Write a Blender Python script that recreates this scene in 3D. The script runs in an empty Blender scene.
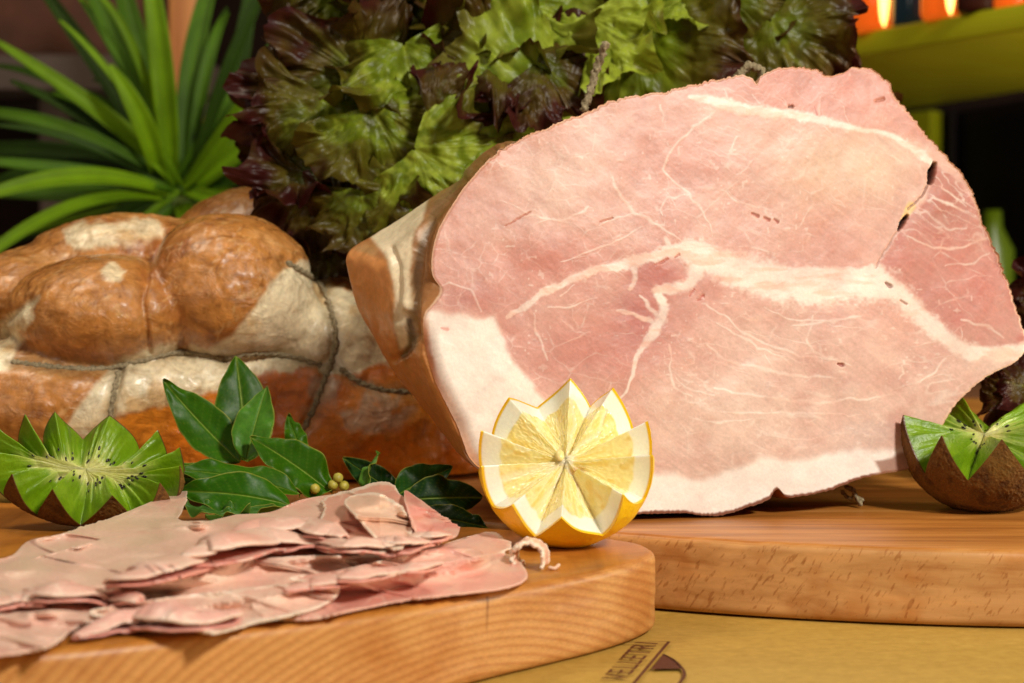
import bpy, math, random
import numpy as np
from mathutils import Vector, Matrix
from mathutils.bvhtree import BVHTree
rng = np.random.default_rng(7)
random.seed(7)
scene = bpy.context.scene
COL = scene.collection

# ------------------------------------------------------------------ camera
H = 0.1416; YH = 240.0; F = 1991.0; CX = 512.0; CY = 341.5
PITCH = math.atan((CY - YH) / F)
cam_d = bpy.data.cameras.new('camera'); cam = bpy.data.objects.new('camera', cam_d); COL.objects.link(cam)
cam_d.sensor_width = 36; cam_d.lens = F / 1024 * 36
cam.location = (0, 0, H); cam.rotation_euler = (math.pi/2 - PITCH, 0, 0)
cam_d.clip_start = 0.01; cam_d.clip_end = 50
cam_d.dof.use_dof = True; cam_d.dof.focus_distance = 0.77; cam_d.dof.aperture_fstop = 13.5
scene.camera = cam
cp, sp_ = math.cos(PITCH), math.sin(PITCH)

# ------------------------------------------------------------------ world, lamps, exposure
w = bpy.data.worlds.new('World'); scene.world = w; w.use_nodes = True
w.node_tree.nodes['Background'].inputs[0].default_value = (1.0, 0.86, 0.70, 1)
w.node_tree.nodes['Background'].inputs[1].default_value = 0.09
def lamp(name, loc, target, size, power, col):
    d = bpy.data.lights.new(name, 'AREA'); d.shape = 'DISK'; d.size = size; d.energy = power; d.color = col
    o = bpy.data.objects.new(name, d); COL.objects.link(o); o.location = loc
    v = Vector(target) - Vector(loc); o.rotation_euler = v.to_track_quat('-Z', 'Y').to_euler(); return o
lamp('key_light', (0.92, -0.40, 1.16), (-0.02, 0.82, 0.10), 0.28, 33.5, (1.0, 0.945, 0.84))
lamp('fill_light', (-1.0, -0.35, 0.55), (-0.05, 0.85, 0.1), 0.5, 2.3, (1.0, 0.90, 0.76))
lamp('overhead_light', (-0.5, 0.9, 1.1), (-0.1, 1.0, 0.1), 0.35, 4.5, (1.0, 0.86, 0.66))
lamp('shelf_fill_light', (1.05, 0.85, 0.16), (0.45, 1.9, 0.26), 0.3, 13, (1.0, 0.88, 0.62))  # unseen lamp added low at right to brighten the shelf front
scene.view_settings.view_transform = 'Standard'
scene.view_settings.look = 'None'
scene.view_settings.exposure = 0.0
scene.view_settings.gamma = 1.0

# ------------------------------------------------------------------ helpers
def rays(px, py):
    px = np.asarray(px, float); py = np.asarray(py, float)
    a = (px - CX) / F; b = (CY - py) / F
    return np.stack([a, cp + b*sp_, -sp_ + b*cp], -1)
def P(px, py, Y):
    d = rays(px, py); return np.array([0, 0, H]) + d * (np.asarray(Y) / d[..., 1])[..., None]
def PZ(px, py, z):
    d = rays(px, py); return np.array([0, 0, H]) + d * ((np.asarray(z) - H) / d[..., 2])[..., None]
def proj(V):
    x = V[..., 0]; y = V[..., 1]; z = V[..., 2] - H
    dep = y*cp - z*sp_; up = y*sp_ + z*cp
    return CX + F*x/dep, CY - F*up/dep
def lin(c):
    c = np.asarray(c, float) / 255.0
    return np.where(c <= 0.04045, c/12.92, ((c+0.055)/1.055)**2.4)
def _h(ix, iy, iz, s):
    n = (ix*374761393 + iy*668265263 + iz*2147483647 + s*1274126177) & 0xffffffff
    n = ((n ^ (n >> 13)) * 1274126177) & 0xffffffff
    n = (n ^ (n >> 16))
    n = (n * 2246822519) & 0xffffffff
    n = n ^ (n >> 15)
    return (n & 0xffffff) / float(0xffffff)
def noise(x, y, z=0.0, s=0):
    x, y, z = np.broadcast_arrays(np.asarray(x, float), np.asarray(y, float), np.asarray(z, float))
    ix = np.floor(x).astype(np.int64); iy = np.floor(y).astype(np.int64); iz = np.floor(z).astype(np.int64)
    fx = x-ix; fy = y-iy; fz = z-iz
    fx = fx*fx*(3-2*fx); fy = fy*fy*(3-2*fy); fz = fz*fz*(3-2*fz)
    r = 0
    for a in (0, 1):
        for b in (0, 1):
            for c in (0, 1):
                r = r + _h(ix+a, iy+b, iz+c, s) * (fx if a else 1-fx) * (fy if b else 1-fy) * (fz if c else 1-fz)
    return r*2-1
def fbm(x, y, z=0.0, s=0, o=4):
    r = 0; a = 1; t = 0
    for k in range(o):
        r = r + a*noise(np.asarray(x)*2**k, np.asarray(y)*2**k, np.asarray(z)*2**k, s+k*17); t += a; a *= 0.5
    return r/t
def sst(x, a, b):
    t = np.clip((x-a)/(b-a), 0, 1); return t*t*(3-2*t)
def mix(a, b, t):
    return a + (b-a)*np.asarray(t)[..., None]
def seg_field(X, Y, pts):
    """polyline with (x,y,halfwidth): returns min of distance/halfwidth"""
    best = np.full(X.shape, 1e9)
    for p, q in zip(pts[:-1], pts[1:]):
        dx = q[0]-p[0]; dy = q[1]-p[1]; L = dx*dx+dy*dy+1e-12
        t = np.clip(((X-p[0])*dx+(Y-p[1])*dy)/L, 0, 1)
        d = np.hypot(X-p[0]-t*dx, Y-p[1]-t*dy)/(p[2]+(q[2]-p[2])*t)
        best = np.minimum(best, d)
    return best
def poly_sd(X, Y, pts):
    """signed distance to polygon, negative inside"""
    pts = np.asarray(pts, float); d = np.full(X.shape, 1e9); ins = np.zeros(X.shape, bool)
    n = len(pts)
    for i in range(n):
        p = pts[i]; q = pts[(i+1) % n]; dx, dy = q-p; L = dx*dx+dy*dy+1e-12
        t = np.clip(((X-p[0])*dx+(Y-p[1])*dy)/L, 0, 1)
        d = np.minimum(d, np.hypot(X-p[0]-t*dx, Y-p[1]-t*dy))
        c = ((p[1] > Y) != (q[1] > Y))
        with np.errstate(divide='ignore', invalid='ignore'):
            xi = p[0] + (Y-p[1])/(dy if abs(dy) > 1e-9 else 1e-9)*dx
        ins ^= c & (X < xi)
    return np.where(ins, -d, d)
def catmull(pts, n, closed=True):
    pts = np.asarray(pts, float); m = len(pts)
    if closed: P4 = lambda i: pts[i % m]; segs = m
    else: P4 = lambda i: pts[np.clip(i, 0, m-1)]; segs = m-1
    out = []
    K = 24
    for i in range(segs):
        a, b, c, d = P4(i-1), P4(i), P4(i+1), P4(i+2)
        for k in range(K):
            t = k/K
            out.append(0.5*((2*b)+(-a+c)*t+(2*a-5*b+4*c-d)*t*t+(-a+3*b-3*c+d)*t**3))
    out.append(pts[0] if closed else pts[-1])
    out = np.array(out)
    s = np.r_[0, np.cumsum(np.linalg.norm(np.diff(out[:, :2] if out.shape[1] > 3 else out, axis=0), axis=1))]
    q = np.linspace(0, s[-1], n, endpoint=not closed)
    return np.stack([np.interp(q, s, out[:, j]) for j in range(out.shape[1])], 1)
def mesh(name, V, Fq, mat, parent=None, attrs=None, smooth=True):
    V = np.asarray(V, float).reshape(-1, 3); Fq = np.asarray(Fq)
    me = bpy.data.meshes.new(name); k = Fq.shape[1]
    me.vertices.add(len(V)); me.vertices.foreach_set('co', V.ravel().astype(np.float32))
    me.loops.add(Fq.size); me.loops.foreach_set('vertex_index', Fq.ravel().astype(np.int32))
    me.polygons.add(len(Fq)); me.polygons.foreach_set('loop_start', (np.arange(len(Fq))*k).astype(np.int32))
    me.update(calc_edges=True)
    if smooth: me.polygons.foreach_set('use_smooth', np.ones(len(Fq), bool))
    for an, av in (attrs or {}).items():
        av = np.asarray(av, float)
        if av.ndim == 1 or av.shape[-1] != 3:
            a = me.attributes.new(an, 'FLOAT', 'POINT'); a.data.foreach_set('value', av.ravel().astype(np.float32))
        else:
            a = me.attributes.new(an, 'FLOAT_COLOR', 'POINT')
            av = av.reshape(-1, 3); a.data.foreach_set('color', np.c_[np.clip(av, 0, 1), np.ones(len(av))].ravel().astype(np.float32))
    me.validate()
    me.materials.append(mat)
    o = bpy.data.objects.new(name, me); COL.objects.link(o)
    if parent: o.parent = parent
    return o
def grid_faces(nu, nv, wrapv=False):
    i = np.arange(nu-1)[:, None]; j = np.arange(nv if wrapv else nv-1)[None, :]
    j2 = (j+1) % nv
    a = i*nv+j; b = i*nv+j2; c = (i+1)*nv+j2; d = (i+1)*nv+j
    return np.stack([a, b, c, d], -1).reshape(-1, 4)
def thing(name, label, cat, loc=(0, 0, 0), group=None):
    o = bpy.data.objects.new(name, None); COL.objects.link(o); o.location = loc; o.empty_display_size = 0.02
    o['label'] = label; o['category'] = cat
    if group: o['group'] = group
    return o
def adopt(root, *kids):
    """parent kids keeping their world coordinates (things keep origin at their base)"""
    for k in kids:
        k.parent = root; k.matrix_parent_inverse = Matrix.Translation(root.location).inverted()
def tag(o, label=None, cat=None, group=None, kind=None):
    if label: o['label'] = label
    if cat: o['category'] = cat
    if group: o['group'] = group
    if kind: o['kind'] = kind
    return o
def tube(name, pts, r, mat, parent=None, nseg=10, twist=0.0, n=None, fuzz=0.0):
    pts = np.asarray(pts, float)
    if n: pts = catmull(pts, n, False)
    T = np.gradient(pts, axis=0); T /= np.linalg.norm(T, axis=1)[:, None]+1e-12
    ref = np.array([0.13, 0.21, 0.97]); A = np.cross(T, ref); A /= np.linalg.norm(A, axis=1)[:, None]; B = np.cross(T, A)
    m = len(pts); rr = np.broadcast_to(np.asarray(r, float), (m,))
    s = np.r_[0, np.cumsum(np.linalg.norm(np.diff(pts, axis=0), axis=1))]
    th = np.linspace(0, 2*np.pi, nseg, endpoint=False)[None, :]
    R = rr[:, None]*(1 + (0.28*np.cos(3*(th) + s[:, None]*twist) if twist else 0*th))
    if fuzz: R = R*(1+fuzz*noise(th*3+0*R, s[:, None]*900+0*R, 0, 5))
    V = pts[:, None]+R[..., None]*(np.cos(th)[..., None]*A[:, None]+np.sin(th)[..., None]*B[:, None])
    V[0] = pts[0]+(V[0]-pts[0])*0.05; V[-1] = pts[-1]+(V[-1]-pts[-1])*0.05
    return mesh(name, V, grid_faces(m, nseg, True), mat, parent)

# ------------------------------------------------------------------ materials
class M:
    def __init__(s, name, rough=0.5, spec=0.5, sss=0.0, sssr=(1, .4, .25), sscale=0.004, coat=0.0):
        s.m = bpy.data.materials.new(name); s.m.use_nodes = True; s.t = s.m.node_tree; s.n = s.t.nodes; s.l = s.t.links
        s.b = s.n['Principled BSDF']; s.b.inputs['Roughness'].default_value = rough
        s.b.inputs['Specular IOR Level'].default_value = spec
        s.b.inputs['Subsurface Weight'].default_value = sss; s.b.inputs['Subsurface Radius'].default_value = sssr
        s.b.inputs['Subsurface Scale'].default_value = sscale; s.b.inputs['Coat Weight'].default_value = coat
        s.b.inputs['Coat Roughness'].default_value = 0.25
    def new(s, t, **k):
        n = s.n.new(t)
        for a, v in k.items():
            if a in n.inputs: n.inputs[a].default_value = v
            else: setattr(n, a, v)
        return n
    def coord(s, scale=(1, 1, 1), rot=(0, 0, 0)):
        c = s.new('ShaderNodeTexCoord'); m = s.new('ShaderNodeMapping')
        if any(rot): m.vector_type = 'TEXTURE'; scale = tuple(1/v for v in scale)
        m.inputs['Scale'].default_value = scale; m.inputs['Rotation'].default_value = rot
        s.l.new(c.outputs['Object'], m.inputs[0]); return m.outputs[0]
    def noise(s, scale, detail=4, rough=.55, vec=None, dist=0):
        n = s.new('ShaderNodeTexNoise'); n.inputs['Scale'].default_value = scale; n.inputs['Detail'].default_value = detail
        n.inputs['Roughness'].default_value = rough; n.inputs['Distortion'].default_value = dist
        s.l.new(vec or s.coord(), n.inputs['Vector']); return n.outputs[0]
    def ramp(s, fac, stops):
        r = s.new('ShaderNodeValToRGB'); e = r.color_ramp.elements
        while len(e) < len(stops): e.new(0.5)
        for k, (p, c) in enumerate(stops): e[k].position = p; e[k].color = (*c, 1) if len(c) == 3 else c
        s.l.new(fac, r.inputs[0]); return r.outputs[0]
    def mixc(s, a, b, fac, mode='MIX'):
        n = s.new('ShaderNodeMix'); n.data_type = 'RGBA'; n.blend_type = mode
        for inp, v in ((n.inputs[6], a), (n.inputs[7], b), (n.inputs[0], fac)):
            if isinstance(v, (int, float)): inp.default_value = v
            elif isinstance(v, (tuple, list, np.ndarray)): inp.default_value = (*v[:3], 1)
            else: s.l.new(v, inp)
        return n.outputs[2]
    def attr(s, name='Col'):
        a = s.new('ShaderNodeAttribute'); a.attribute_name = name; return a.outputs[0] if name == 'Col' else a.outputs[2]
    def base(s, c):
        if isinstance(c, (tuple, list, np.ndarray)): s.b.inputs['Base Color'].default_value = (*c[:3], 1)
        else: s.l.new(c, s.b.inputs['Base Color'])
    def bump(s, h, strength=.3, dist=.001):
        b = s.new('ShaderNodeBump'); b.inputs['Strength'].default_value = strength; b.inputs['Distance'].default_value = dist
        s.l.new(h, b.inputs['Height'])
        if s.b.inputs['Normal'].is_linked: s.l.new(s.b.inputs['Normal'].links[0].from_socket, b.inputs['Normal'])
        s.l.new(b.outputs[0], s.b.inputs['Normal'])
    def math(s, op, a, b=None):
        n = s.new('ShaderNodeMath'); n.operation = op
        for k, v in enumerate((a, b)):
            if v is None: continue
            if isinstance(v, (int, float)): n.inputs[k].default_value = v
            else: s.l.new(v, n.inputs[k])
        return n.outputs[0]

def mat_vcol(name, fine=600, amt=.25, bumpd=.0004, bumps=.35, **k):
    m = M(name, **k)
    n = m.noise(fine, 5, .6)
    v = m.ramp(n, [(0.3, (1-amt,)*3), (0.7, (1+amt*.5,)*3)])
    m.base(m.mixc(m.attr(), v, 1.0, 'MULTIPLY'))
    m.bump(n, bumps, bumpd)
    return m
m_face = mat_vcol('cut_ham_meat', 900, .09, .00012, .25, rough=.40, spec=.42, sss=.18, sssr=(1, .5, .4), sscale=.003)
m_hide = mat_vcol('ham_rind', 420, .14, .0003, .3, rough=.34, spec=.5, sss=.10, sscale=.003, coat=.15)
m_roast = mat_vcol('roast_ham_skin', 300, .20, .0005, .4, rough=.26, spec=.55, sss=.08, sscale=.003, coat=.35)
_w2 = m_roast.noise(95, 8, .68, None, .8); _bc = m_roast.b.inputs['Base Color'].links[0].from_socket
m_roast.base(m_roast.mixc(_bc, m_roast.ramp(_w2, [(.36, (.62, .54, .46)), (.5, (.98, .98, .98)), (.66, (1.22, 1.2, 1.16))]), .75, 'MULTIPLY'))
_wn = m_roast.noise(1.0, 6, .65, m_roast.coord((70, 70, 110)), dist=1.6)
m_roast.bump(m_roast.math('ABSOLUTE', m_roast.math('SUBTRACT', _wn, .5)), .7, .0022)
m_slice = mat_vcol('ham_slice_meat', 700, .10, .0003, .35, rough=.34, spec=.5, sss=.2, sssr=(1, .5, .4), sscale=.002)
def m_twine_():
    m = M('twine_fibre', rough=.9, spec=.2)
    n = m.noise(900, 4); m.base(m.ramp(n, [(.3, lin((104, 92, 68))), (.7, lin((172, 156, 124)))])); m.bump(n, .8, .0005); return m.m
m_twine = m_twine_()

def wood(name, c_lo, c_hi, kind):
    m = M(name, rough=.42, spec=.4)
    if kind == 'rings':     # board whose end grain shows as arcs
        vec = m.coord((1, 1, 1))
        gp = m.new('ShaderNodeNewGeometry'); sep = m.new('ShaderNodeSeparateXYZ'); m.l.new(gp.outputs['Position'], sep.inputs[0])
        cmb = m.new('ShaderNodeCombineXYZ')
        # growth rings: centre of the log lies below the board, rings bend down towards the right end
        a = m.math('ADD', sep.outputs[0], 0.012); az = m.math('ADD', sep.outputs[2], 0.028)
        cmb_x = m.math('MULTIPLY', a, 0.72)
        m.l.new(cmb_x, cmb.inputs[0]); m.l.new(az, cmb.inputs[1])
        ln = m.new('ShaderNodeVectorMath'); ln.operation = 'LENGTH'; m.l.new(cmb.outputs[0], ln.inputs[0])
        wob = m.math('MULTIPLY', m.noise(14, 2, .5), .005)
        d = m.math('ADD', ln.outputs[1], wob)
        ring = m.math('FRACT', m.math('MULTIPLY', d, 370.0))
        rc = m.ramp(ring, [(0.0, lin(c_lo)), (.35, lin(c_hi)), (.70, lin([v*.96 for v in c_hi])), (1.0, lin(c_lo))])
        fl = m.noise(1.0, 5, .6, m.coord((500, 500, 2200)))
        side = m.mixc(rc, m.ramp(fl, [(.35, (.80, .78, .74)), (.6, (1.05, 1.05, 1.05))]), .8, 'MULTIPLY')
        # radial checks
        ck = m.noise(1.0, 2, .5, m.coord((170, 60, 9)))
        side = m.mixc(side, m.ramp(ck, [(.255, (.35, .22, .12)), (.29, (1, 1, 1))]), .8, 'MULTIPLY')
        bl = m.noise(26, 4, .6)
        side = m.mixc(side, m.ramp(bl, [(.36, (.78, .60, .42)), (.52, (1, 1, 1))]), .7, 'MULTIPLY')
        g = m.noise(1.0, 5, .6, m.coord((60, 5, 60)), dist=.6)
        top = m.ramp(g, [(.3, lin((150, 88, 22))), (.5, lin((186, 118, 40))), (.7, lin((206, 142, 66)))])
        st = m.noise(1.0, 4, .7, m.coord((9, 60, 9), (0, 0, .5)))
        top = m.mixc(top, m.ramp(st, [(.35, (.7, .62, .5)), (.6, (1.08, 1.08, 1.08))]), .8, 'MULTIPLY')
    else:
        g = m.noise(1.0, 5, .6, m.coord((5, 110, 160)), dist=.5)
        side = m.ramp(g, [(.28, lin(c_lo)), (.5, lin(c_hi)), (.8, lin([min(255, v*1.12) for v in c_hi]))])
        n1 = m.noise(1.0, 1, .5, m.coord((420, 100, 110), (0, .55, 0)))
        side = m.mixc(side, m.ramp(n1, [(.24, (.55, .36, .22)), (.31, (1, 1, 1))]), .6, 'MULTIPLY')
        n2 = m.noise(1.0, 2, .5, m.coord((800, 100, 230), (0, .55, 0)))
        side = m.mixc(side, m.ramp(n2, [(.31, (.62, .45, .30)), (.40, (1, 1, 1))]), .7, 'MULTIPLY')
        sp = m.noise(34, 3, .6)
        side = m.mixc(side, m.ramp(sp, [(.33, (.80, .58, .36)), (.46, (1, 1, 1))]), .7, 'MULTIPLY')
        g = m.noise(1.0, 6, .62, m.coord((7, 85, 60), (0, 0, .02)), dist=.8)
        top = m.ramp(g, [(.30, lin((146, 88, 34))), (.46, lin((176, 110, 44))), (.60, lin((196, 130, 60))), (.75, lin((216, 160, 98)))])
        kn = m.noise(1.0, 1, .5, m.coord((300, 14, 60), (0, 0, -.9)))
        top = m.mixc(top, m.ramp(kn, [(.20, (1.5, 1.4, 1.3)), (.24, (1, 1, 1))]), .6, 'MULTIPLY')
    geo = m.new('ShaderNodeNewGeometry'); sep2 = m.new('ShaderNodeSeparateXYZ'); m.l.new(geo.outputs['True Normal'], sep2.inputs[0])
    f = m.ramp(sep2.outputs[2], [(.5, (0, 0, 0)), (.9, (1, 1, 1))])
    m.base(m.mixc(side, top, f))
    m.bump(m.noise(1.0, 4, .6, m.coord((500, 500, 500))), .25, .0003)
    return m.m
m_woodL = wood('beech_end_grain', (186, 124, 66), (208, 150, 86), 'rings')
m_woodR = wood('beech_long_grain', (172, 116, 62), (198, 146, 90), 'long')

# ------------------------------------------------------------------ setting: table, back wall
mt = M('table_wood', rough=.6); mt.base(mt.ramp(mt.noise(3, 4, .6, mt.coord((2, 30, 2))), [(.3, lin((70, 40, 22))), (.7, lin((100, 60, 34)))]))
bx = lambda x0, x1, y0, y1, z0, z1: (np.array([[x, y, z] for z in (z0, z1) for y in (y0, y1) for x in (x0, x1)]), np.array([[0, 2, 3, 1], [4, 5, 7, 6], [0, 1, 5, 4], [1, 3, 7, 5], [3, 2, 6, 7], [2, 0, 4, 6]]))
def box(name, c, mat, parent=None, bev=0.0):
    V, Fc = bx(*c); ctr = V.mean(0); o = mesh(name, V-ctr, Fc, mat, None, smooth=False); o.location = ctr
    if bev:
        b = o.modifiers.new('b', 'BEVEL'); b.width = bev; b.segments = 3
    if parent: adopt(parent, o)
    return o
tb = box('table', (-1.2, 1.3, .05, 1.75, -.04, -.001), mt.m, bev=.004); tag(tb, kind='structure')
mw = M('dark_room', rough=.9, spec=.1); mw.base(mw.ramp(mw.noise(2.2, 3, .5), [(.35, lin((22, 14, 12))), (.65, lin((44, 28, 22)))]))
wl = box('wall', (-3, 3, 3.2, 3.3, -1, 2.5), mw.m); tag(wl, kind='structure')
mf = M('floor_tile', rough=.8); mf.base(mf.ramp(mf.noise(4), [(.3, lin((52, 40, 32))), (.7, lin((70, 54, 42)))]))
fl = box('floor', (-3, 3, -1.5, 3.2, -.9, -.8), mf.m); tag(fl, kind='structure')

# paper placemat with printed emblem
mp = M('kraft_paper', rough=.55, spec=.3)
pn = mp.noise(260, 5, .65); pn2 = mp.noise(1.0, 4, .6, mp.coord((70, 500, 100), (0, 0, .2)))
c0 = mp.mixc(mp.ramp(pn, [(.3, lin((176, 140, 62))), (.7, lin((194, 158, 78)))]), mp.ramp(pn2, [(.35, (.90, .88, .82)), (.6, (1.03, 1.03, 1.03))]), .7, 'MULTIPLY')
pn3 = mp.noise(1.0, 3, .6, mp.coord((3, 22, 3)))
c0 = mp.mixc(c0, mp.ramp(pn3, [(.4, (.93, .90, .80)), (.6, (1.04, 1.04, 1.03))]), .8, 'MULTIPLY')
mp.base(c0)
gx, gy = np.meshgrid(np.linspace(-.62, .66, 160), np.linspace(.30, 1.25, 120), indexing='ij')
gz = .0012 + .0005*fbm(gx*9, gy*9, 0, 3)
pap = thing('paper_placemat', 'mustard yellow paper sheet printed with a brown emblem under the cutting boards', 'placemat', (0, .7, 0))
sheet = mesh('sheet', np.stack([gx, gy, gz], -1), grid_faces(160, 120), mp.m); adopt(pap, sheet)
mi = M('brown_ink', rough=.6, spec=.3); mi.base(lin((86, 40, 20)))
def ink_poly(name, pts2):
    pts2 = np.asarray(pts2); c = pts2.mean(0); V = np.r_[[c], pts2]; V = np.c_[V, np.full(len(V), .0022)]
    n = len(pts2); Fc = np.array([[0, 1+i, 1+(i+1) % n] for i in range(n)])
    o = mesh(name, V, Fc, mi.m, smooth=False); adopt(pap, o); return o
def ink_line(name, pts2, wd):
    pts2 = np.asarray(pts2, float); T = np.gradient(pts2, axis=0); T /= np.linalg.norm(T, axis=1)[:, None]
    N = np.c_[-T[:, 1], T[:, 0]]; V = np.stack([pts2-N*wd/2, pts2+N*wd/2], 1); V = np.concatenate([V, np.full(V.shape[:2]+(1,), .0022)], -1)
    o = mesh(name, V, grid_faces(len(pts2), 2), mi.m, smooth=False); adopt(pap, o); return o
pz = lambda x, y: PZ(x, y, .0022)[:2]
A0 = pz(669, 641.5); A1 = pz(640, 676); Adir = (A1-A0)/np.linalg.norm(A1-A0)
ink_line('banner_edge', np.array([A0+Adir*t for t in np.linspace(0, .14, 8)]), .0011)
Bl = pz(640, 642.0)
Bdir = (Bl-A0)/np.linalg.norm(Bl-A0)
ink_line('banner_edge', np.array([A0+Bdir*t for t in np.linspace(0, .017, 4)]), .0006)
arc = catmull([pz(663, 654), pz(674, 660), pz(682, 668), pz(684.5, 674), pz(682, 680), pz(674, 688), pz(655, 697)], 60, False)
ink_line('emblem_ring', arc, .0011)
k = 26
seg = [pz(663, 654.2)]+[tuple(q) for q in catmull([pz(663, 654), pz(674, 660), pz(682, 668.5)], 16, False)[1:]]+[pz(651, 669)]
ink_poly('emblem_segment', seg)
fc = bpy.data.curves.new('banner_text', 'FONT'); fc.body = 'TO VELLETRI'; fc.size = .0118; fc.align_x = 'RIGHT'; fc.extrude = 0.00005; fc.space_character = 1.3
tob = bpy.data.objects.new('banner_text', fc); COL.objects.link(tob); fc.materials.append(mi.m)
ang = math.atan2(-Adir[1], -Adir[0])
nrm = np.array([-math.sin(ang), math.cos(ang)])
pos = A0 + Adir*.0030 + nrm*.0032
bpy.context.view_layer.update()
tme = bpy.data.meshes.new_from_object(tob.evaluated_get(bpy.context.evaluated_depsgraph_get())); tme.name = 'lettering'
bpy.data.objects.remove(tob); bpy.data.curves.remove(fc)
tob = bpy.data.objects.new('lettering', tme); COL.objects.link(tob)
tob.location = (pos[0], pos[1], .0022); tob.rotation_euler = (0, 0, ang); adopt(pap, tob)

# ------------------------------------------------------------------ cutting boards
def board(name, outline, z0, z1, mat, label, chips=0.0006, bev=.0032):
    O = catmull(outline, 900); c = O.mean(0)
    nz = []
    prof = [(0.0, z1)] + [(s, z1) for s in np.linspace(.1, .97, 30)]
    rows = [c + (O-c)*s for s, _ in prof]; zs = [np.full(900, z) for _, z in prof]
    T = np.gradient(O, axis=0); N = np.c_[T[:, 1], -T[:, 0]]; N /= np.linalg.norm(N, axis=1)[:, None]
    if np.sum(N*(O-c)) < 0: N = -N
    jag = chips*fbm(O[:, 0]*220, O[:, 1]*220, 0, 11, 4)
    for a in np.linspace(0, np.pi/2, 6):
        rows.append(O-N*(bev*(1-np.sin(a))+jag[:, None]*.5*(a < 1.2))); zs.append(np.full(900, z1-bev*(1-np.cos(a)))+jag*.4)
    for t in np.linspace(.05, .95, 22):
        rows.append(O+N*(.00035*fbm(O[:, 0]*60, O[:, 1]*60, t*4, 5))[:, None]); zs.append(np.full(900, z1-bev-(z1-z0-2*bev)*t))
    for a in np.linspace(0, np.pi/2, 5):
        rows.append(O-N*bev*(1-np.cos(a))); zs.append(np.full(900, z0+bev*(1-np.sin(a))))
    rows.append(c+(O-c)*.02); zs.append(np.full(900, z0))
    V = np.stack([np.c_[r, z] for r, z in zip(rows, zs)])
    ctr = np.array([c[0], c[1], z0])
    o = mesh(name, V-ctr, grid_faces(len(rows), 900, True), mat); o.location = ctr
    tag(o, label, 'cutting board', 'wooden cutting boards'); return o
ZB = .03
OL = [(.051, .718), (.047, .697), (.0296, .669), (-.0038, .631), (-.0336, .597), (-.0874, .558), (-.1367, .5316), (-.22, .512), (-.32, .53), (-.40, .6), (-.42, .7), (-.38, .79), (-.29, .84), (-.18, .84), (-.09, .80), (-.02, .775), (.037, .742)]
board('cutting_board', OL, .0016, ZB, m_woodL, 'thick wooden board with curved end grain rings, carrying the ham slices and the lemon')
OR_ = [(.22+.37*math.cos(t), 1.065+.355*math.sin(t)) for t in np.linspace(0, 2*math.pi, 40, endpoint=False)]
board('cutting_board', OR_, .0017, ZB, m_woodR, 'wooden board with flecked long grain edge, under the large cut ham')

# ------------------------------------------------------------------ large cut ham
PSI = math.radians(14); LAM = math.radians(11)
nh = np.array([math.sin(PSI), -math.cos(PSI), 0]); tv = np.array([math.cos(PSI), math.sin(PSI), 0]); zv = np.array([0, 0, 1.])
uv = math.cos(LAM)*zv - math.sin(LAM)*nh; nv = math.cos(LAM)*nh + math.sin(LAM)*zv
A = PZ(710, 517, ZB+.0005)
def on_plane(px, py, wdep=0.0):
    d = rays(px, py); o = A - nv*wdep; C0 = np.array([0, 0, H])
    t = ((o-C0) @ nv)/(d @ nv); return C0 + d*t[..., None]
FO = [(500, 150), (540, 130), (580, 115), (615, 100), (660, 92), (690, 85), (708, 82), (722, 79), (738, 76), (750, 77), (757, 84), (762, 75), (780, 68), (810, 68), (828, 75), (842, 73), (855, 67), (875, 71), (890, 84), (894, 94), (906, 108), (925, 133), (950, 160), (968, 182), (985, 225), (1005, 275), (1020, 320), (1027, 345), (1015, 362), (985, 378), (955, 405), (935, 440), (915, 466), (880, 474), (855, 480), (835, 488), (810, 495), (788, 497), (777, 489), (768, 500), (745, 508), (715, 516), (680, 513), (640, 514), (600, 510), (560, 500), (520, 488), (490, 474), (470, 458), (457, 425), (437, 385), (426, 350), (424, 318), (434, 303), (441, 290), (432, 272), (435, 240), (448, 212), (470, 180)]
SI = {0: (492, 148), 58: (452, 182), 57: (430, 197), 56: (408, 214), 55: (378, 232), 54: (347, 254), 53: (350, 280), 52: (362, 312), 51: (380, 348), 50: (402, 380), 49: (426, 412), 48: (446, 440), 47: (474, 466)}
NT = 1500
pair = []
for i, f in enumerate(FO):
    s = SI.get(i)
    pair.append((*f, *(s if s else f), 1.0 if s else 0.0))
PR = catmull(pair, NT)
fo = PR[:, :2].copy(); si = PR[:, 2:4]; isl = sst(PR[:, 4], 0, 1)
cN = np.array([705., 300.])
rad = fo-cN; rl = np.linalg.norm(rad, axis=1)[:, None]
ft = np.arange(NT)
jag = 1.1*fbm(fo[:, 0]*.11, fo[:, 1]*.11, 0, 21, 4)+.7*noise(fo[:, 0]*.5, fo[:, 1]*.5, 0, 9)
jag *= np.where((fo[:, 1] < 330) & (fo[:, 0] > 470), 1.8, 1.0)
jag *= np.where((fo[:, 0] < 500) & (fo[:, 1] > 160) & (fo[:, 1] < 500), .3, 1.0)
fo = fo+rad/rl*jag[:, None]
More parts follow.
